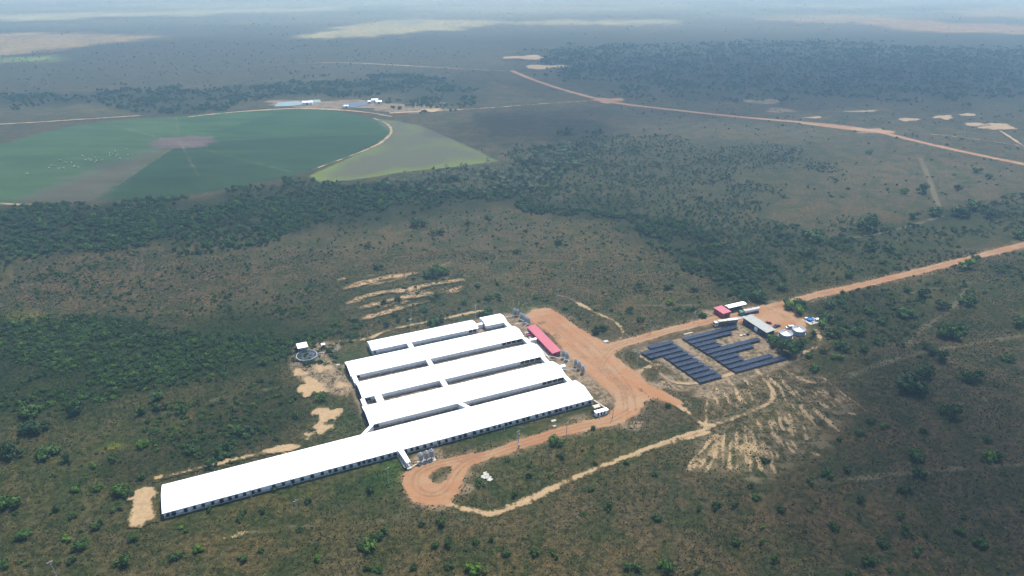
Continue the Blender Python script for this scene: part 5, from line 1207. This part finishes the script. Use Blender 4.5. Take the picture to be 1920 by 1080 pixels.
# the rest as masses
def hidden_coll(name, meshes):
    c = bpy.data.collections.new(name)
    for i, me in enumerate(meshes):
        o = bpy.data.objects.new(f'{name}_{i:02d}', me); c.objects.link(o)
    return c
def scatter(name, label, cat, xy, scl, nvar, coll, sz=1.0, z=0.0):
    n = len(xy); me = bpy.data.meshes.new(name); me.vertices.add(n)
    me.vertices.foreach_set('co', np.c_[xy, np.full(n, z)].astype(np.float32).ravel())
    rr = np.random.default_rng(n)
    for k, d, ty in (('scl', scl, 'FLOAT'), ('rot', rr.random(n) * 6.28, 'FLOAT'), ('vid', rr.integers(0, nvar, n), 'INT'), ('hgt', rr.uniform(.9, 1.35, n) * sz, 'FLOAT')):
        a = me.attributes.new(k, ty, 'POINT'); a.data.foreach_set('value', d.astype(np.int32 if ty == 'INT' else np.float32))
    o = link(name, me); tag(o, label, cat, kind='stuff')
    ng = bpy.data.node_groups.new(name, 'GeometryNodeTree')
    ng.interface.new_socket('Geometry', in_out='INPUT', socket_type='NodeSocketGeometry'); ng.interface.new_socket('Geometry', in_out='OUTPUT', socket_type='NodeSocketGeometry')
    N, Lk = ng.nodes, ng.links
    gi, go = N.new('NodeGroupInput'), N.new('NodeGroupOutput'); iop = N.new('GeometryNodeInstanceOnPoints'); ci = N.new('GeometryNodeCollectionInfo')
    ci.inputs['Collection'].default_value = coll; ci.inputs['Separate Children'].default_value = True; ci.inputs['Reset Children'].default_value = True
    def na(nm, ty):
        a = N.new('GeometryNodeInputNamedAttribute'); a.data_type = ty; a.inputs['Name'].default_value = nm; return a.outputs['Attribute']
    cx = N.new('ShaderNodeCombineXYZ'); Lk.new(na('rot', 'FLOAT'), cx.inputs[2])
    sc = N.new('ShaderNodeCombineXYZ'); s_ = na('scl', 'FLOAT'); mu = N.new('ShaderNodeMath'); mu.operation = 'MULTIPLY'
    Lk.new(s_, mu.inputs[0]); Lk.new(na('hgt', 'FLOAT'), mu.inputs[1]); Lk.new(s_, sc.inputs[0]); Lk.new(s_, sc.inputs[1]); Lk.new(mu.outputs[0], sc.inputs[2])
    e2 = N.new('FunctionNodeEulerToRotation'); Lk.new(cx.outputs[0], e2.inputs[0])
    Lk.new(gi.outputs[0], iop.inputs['Points']); Lk.new(ci.outputs[0], iop.inputs['Instance']); iop.inputs['Pick Instance'].default_value = True
    Lk.new(na('vid', 'INT'), iop.inputs['Instance Index']); Lk.new(e2.outputs[0], iop.inputs['Rotation']); Lk.new(sc.outputs[0], iop.inputs['Scale']); Lk.new(iop.outputs[0], go.inputs[0])
    o.modifiers.new('scatter', 'NODES').node_group = ng
    return o
def with_stem(cr, st):
    me = cr.copy(); b = MB(); vs = [tuple(v.co) for v in cr.vertices]; fs = [tuple(p.vertices) for p in cr.polygons]
    b.add(vs, fs); nf = len(fs); b.add([tuple(v.co) for v in st.vertices], [tuple(p.vertices) for p in st.polygons])
    me = bpy.data.meshes.new(cr.name + '_whole'); me.from_pydata(b.v, [], b.f); me.update(); me.materials.append(cr.materials[0]); me.materials.append(st.materials[0])
    mi = np.zeros(len(b.f), np.int32); mi[nf:] = 1; me.polygons.foreach_set('material_index', mi); return me
rest = A[~single]
sh, tr = rest[rest[:, 3] == 1], rest[rest[:, 3] == 2]
scatter('scrub', 'smaller green shrubs scattered thickly over the savanna', 'scrub', sh[:, :2], sh[:, 2] * 1.1, 6, hidden_coll('scrub_kinds', [with_stem(*v) for v in shrub_v]))
scatter('woodland', 'dark green woods reading as one mass across the plain', 'woodland', tr[:, :2], tr[:, 2] * 1.1, 6, hidden_coll('wood_kinds', [with_stem(*v) for v in tree_v]))
pp = GP([(680, 350), (880, 318), (1000, 300), (1080, 262), (1120, 300), (1010, 370), (930, 372), (780, 372)]); lo, hi = pp.min(0), pp.max(0)
p = lo + r3.random((600, 2)) * (hi - lo); p = p[in_poly(p, pp)]
scatter('palm_grove', 'pale star shaped palms standing among the woods', 'palms', p, r3.uniform(2.0, 3.2, len(p)), 2, hidden_coll('palm_kinds', [palm_mesh(1), palm_mesh(2)]), 1.3)
# tussocks and seedlings of the near plain
lo, hi = np.array([-330.0, 165.0]), np.array([360.0, 480.0])
p = lo + r3.random((210000, 2)) * (hi - lo)
p = p[(np.abs(p[:, 0]) < 60 + p[:, 1] * .95) & (r3.random(len(p)) < np.clip((fbm(p[:, 0] / 18, p[:, 1] / 18) - .28) * 3, .08, 1))]
ok = allowed(p, np.full(len(p), .3)); p = p[ok]
scatter('grass_tussocks', 'low grass tussocks and seedlings dotting the near savanna', 'grass', p, .2 + .6 * r3.beta(1.2, 3.4, len(p)), 4, hidden_coll('tuft_kinds', tuft_v))
print('PLANTS', len(A), 'single', single.sum(), 'tufts', len(p))
#==CLOUDS==
# ------------------------------------------------------------------ unseen clouds placed overhead, above the haze, to throw soft shade
cm_, cn, cl_, cb = nmat('cloud_vapour')
cb.inputs['Base Color'].default_value = (.9, .9, .92, 1); cb.inputs['Roughness'].default_value = 1; cb.inputs['Specular IOR Level'].default_value = 0
ctl = cn.new('ShaderNodeBsdfTranslucent'); ctl.inputs[0].default_value = (.9, .9, .92, 1); ctr = cn.new('ShaderNodeBsdfTransparent')
c1 = cn.new('ShaderNodeMixShader'); c1.inputs[0].default_value = .5; cl_.new(cb.outputs[0], c1.inputs[1]); cl_.new(ctl.outputs[0], c1.inputs[2])
c2 = cn.new('ShaderNodeMixShader'); c2.inputs[0].default_value = .90; cl_.new(c1.outputs[0], c2.inputs[1]); cl_.new(ctr.outputs[0], c2.inputs[2]); cl_.new(c2.outputs[0], cn['Material Output'].inputs['Surface'])
M['cloud'] = cm_
def cloud(x, y, rx, ry, z, seed):
    """nested see-through lumpy shells, set sunward of the ground they shade"""
    c0 = G(x, y); ax = abs(G(x + rx, y)[0] - c0[0]); ay = abs(G(x, y - ry)[1] - G(x, min(y + ry, 1300))[1]) / 2
    r = np.random.default_rng(seed); b = MB(); k = z / SUN_DIR.z; cen = np.array([c0[0] + SUN_DIR.x * k, c0[1] + SUN_DIR.y * k, z])
    def body(c, sx, sy, h, n, m):
        ph = r.uniform(0, 6.28, 6); vs = []; fs = []
        for j in range(m + 1):
            for i in range(n):
                a = 2 * math.pi * i / n; w = 1 + .20 * math.sin(2 * a + ph[0]) + .16 * math.sin(3 * a + ph[1]) + .11 * math.sin(7 * a + ph[2]) + .07 * math.sin(13 * a + ph[3])
                t = j / m; q = math.sin(math.pi * (t * .94 + .03)); zz = h * (1 - math.cos(math.pi * t)) * .5 * (.75 + .25 * math.sin(5 * a + ph[4])) 
                vs.append((c[0] + sx * w * q * math.cos(a), c[1] + sy * w * q * math.sin(a), c[2] + (zz if t > .3 else zz * .25)))
        for j in range(m):
            for i in range(n): fs.append((j * n + i, j * n + (i + 1) % n, (j + 1) * n + (i + 1) % n, (j + 1) * n + i))
        fs += [tuple(reversed(range(n))), tuple(m * n + i for i in range(n))]; b.add(vs, fs)
    for f in (.55, .7, .84, .97, 1.1):      # nested shells, so the cast shade fades at its rim
        body(cen + [0, 0, (1.1 - f) * 40], ax * f, ay * f, min(ax, ay) * .5 * f, 60, 8)
    o = b.build('cloud', 'cloud', smooth=True); return tag(o, 'unseen cloud placed overhead to shade the plain', kind='structure')
cloud(1900, 880, 430, 340, 720, 1)
cloud(1500, 138, 560, 56, 760, 12)
cloud(1010, 232, 160, 32, 740, 3)
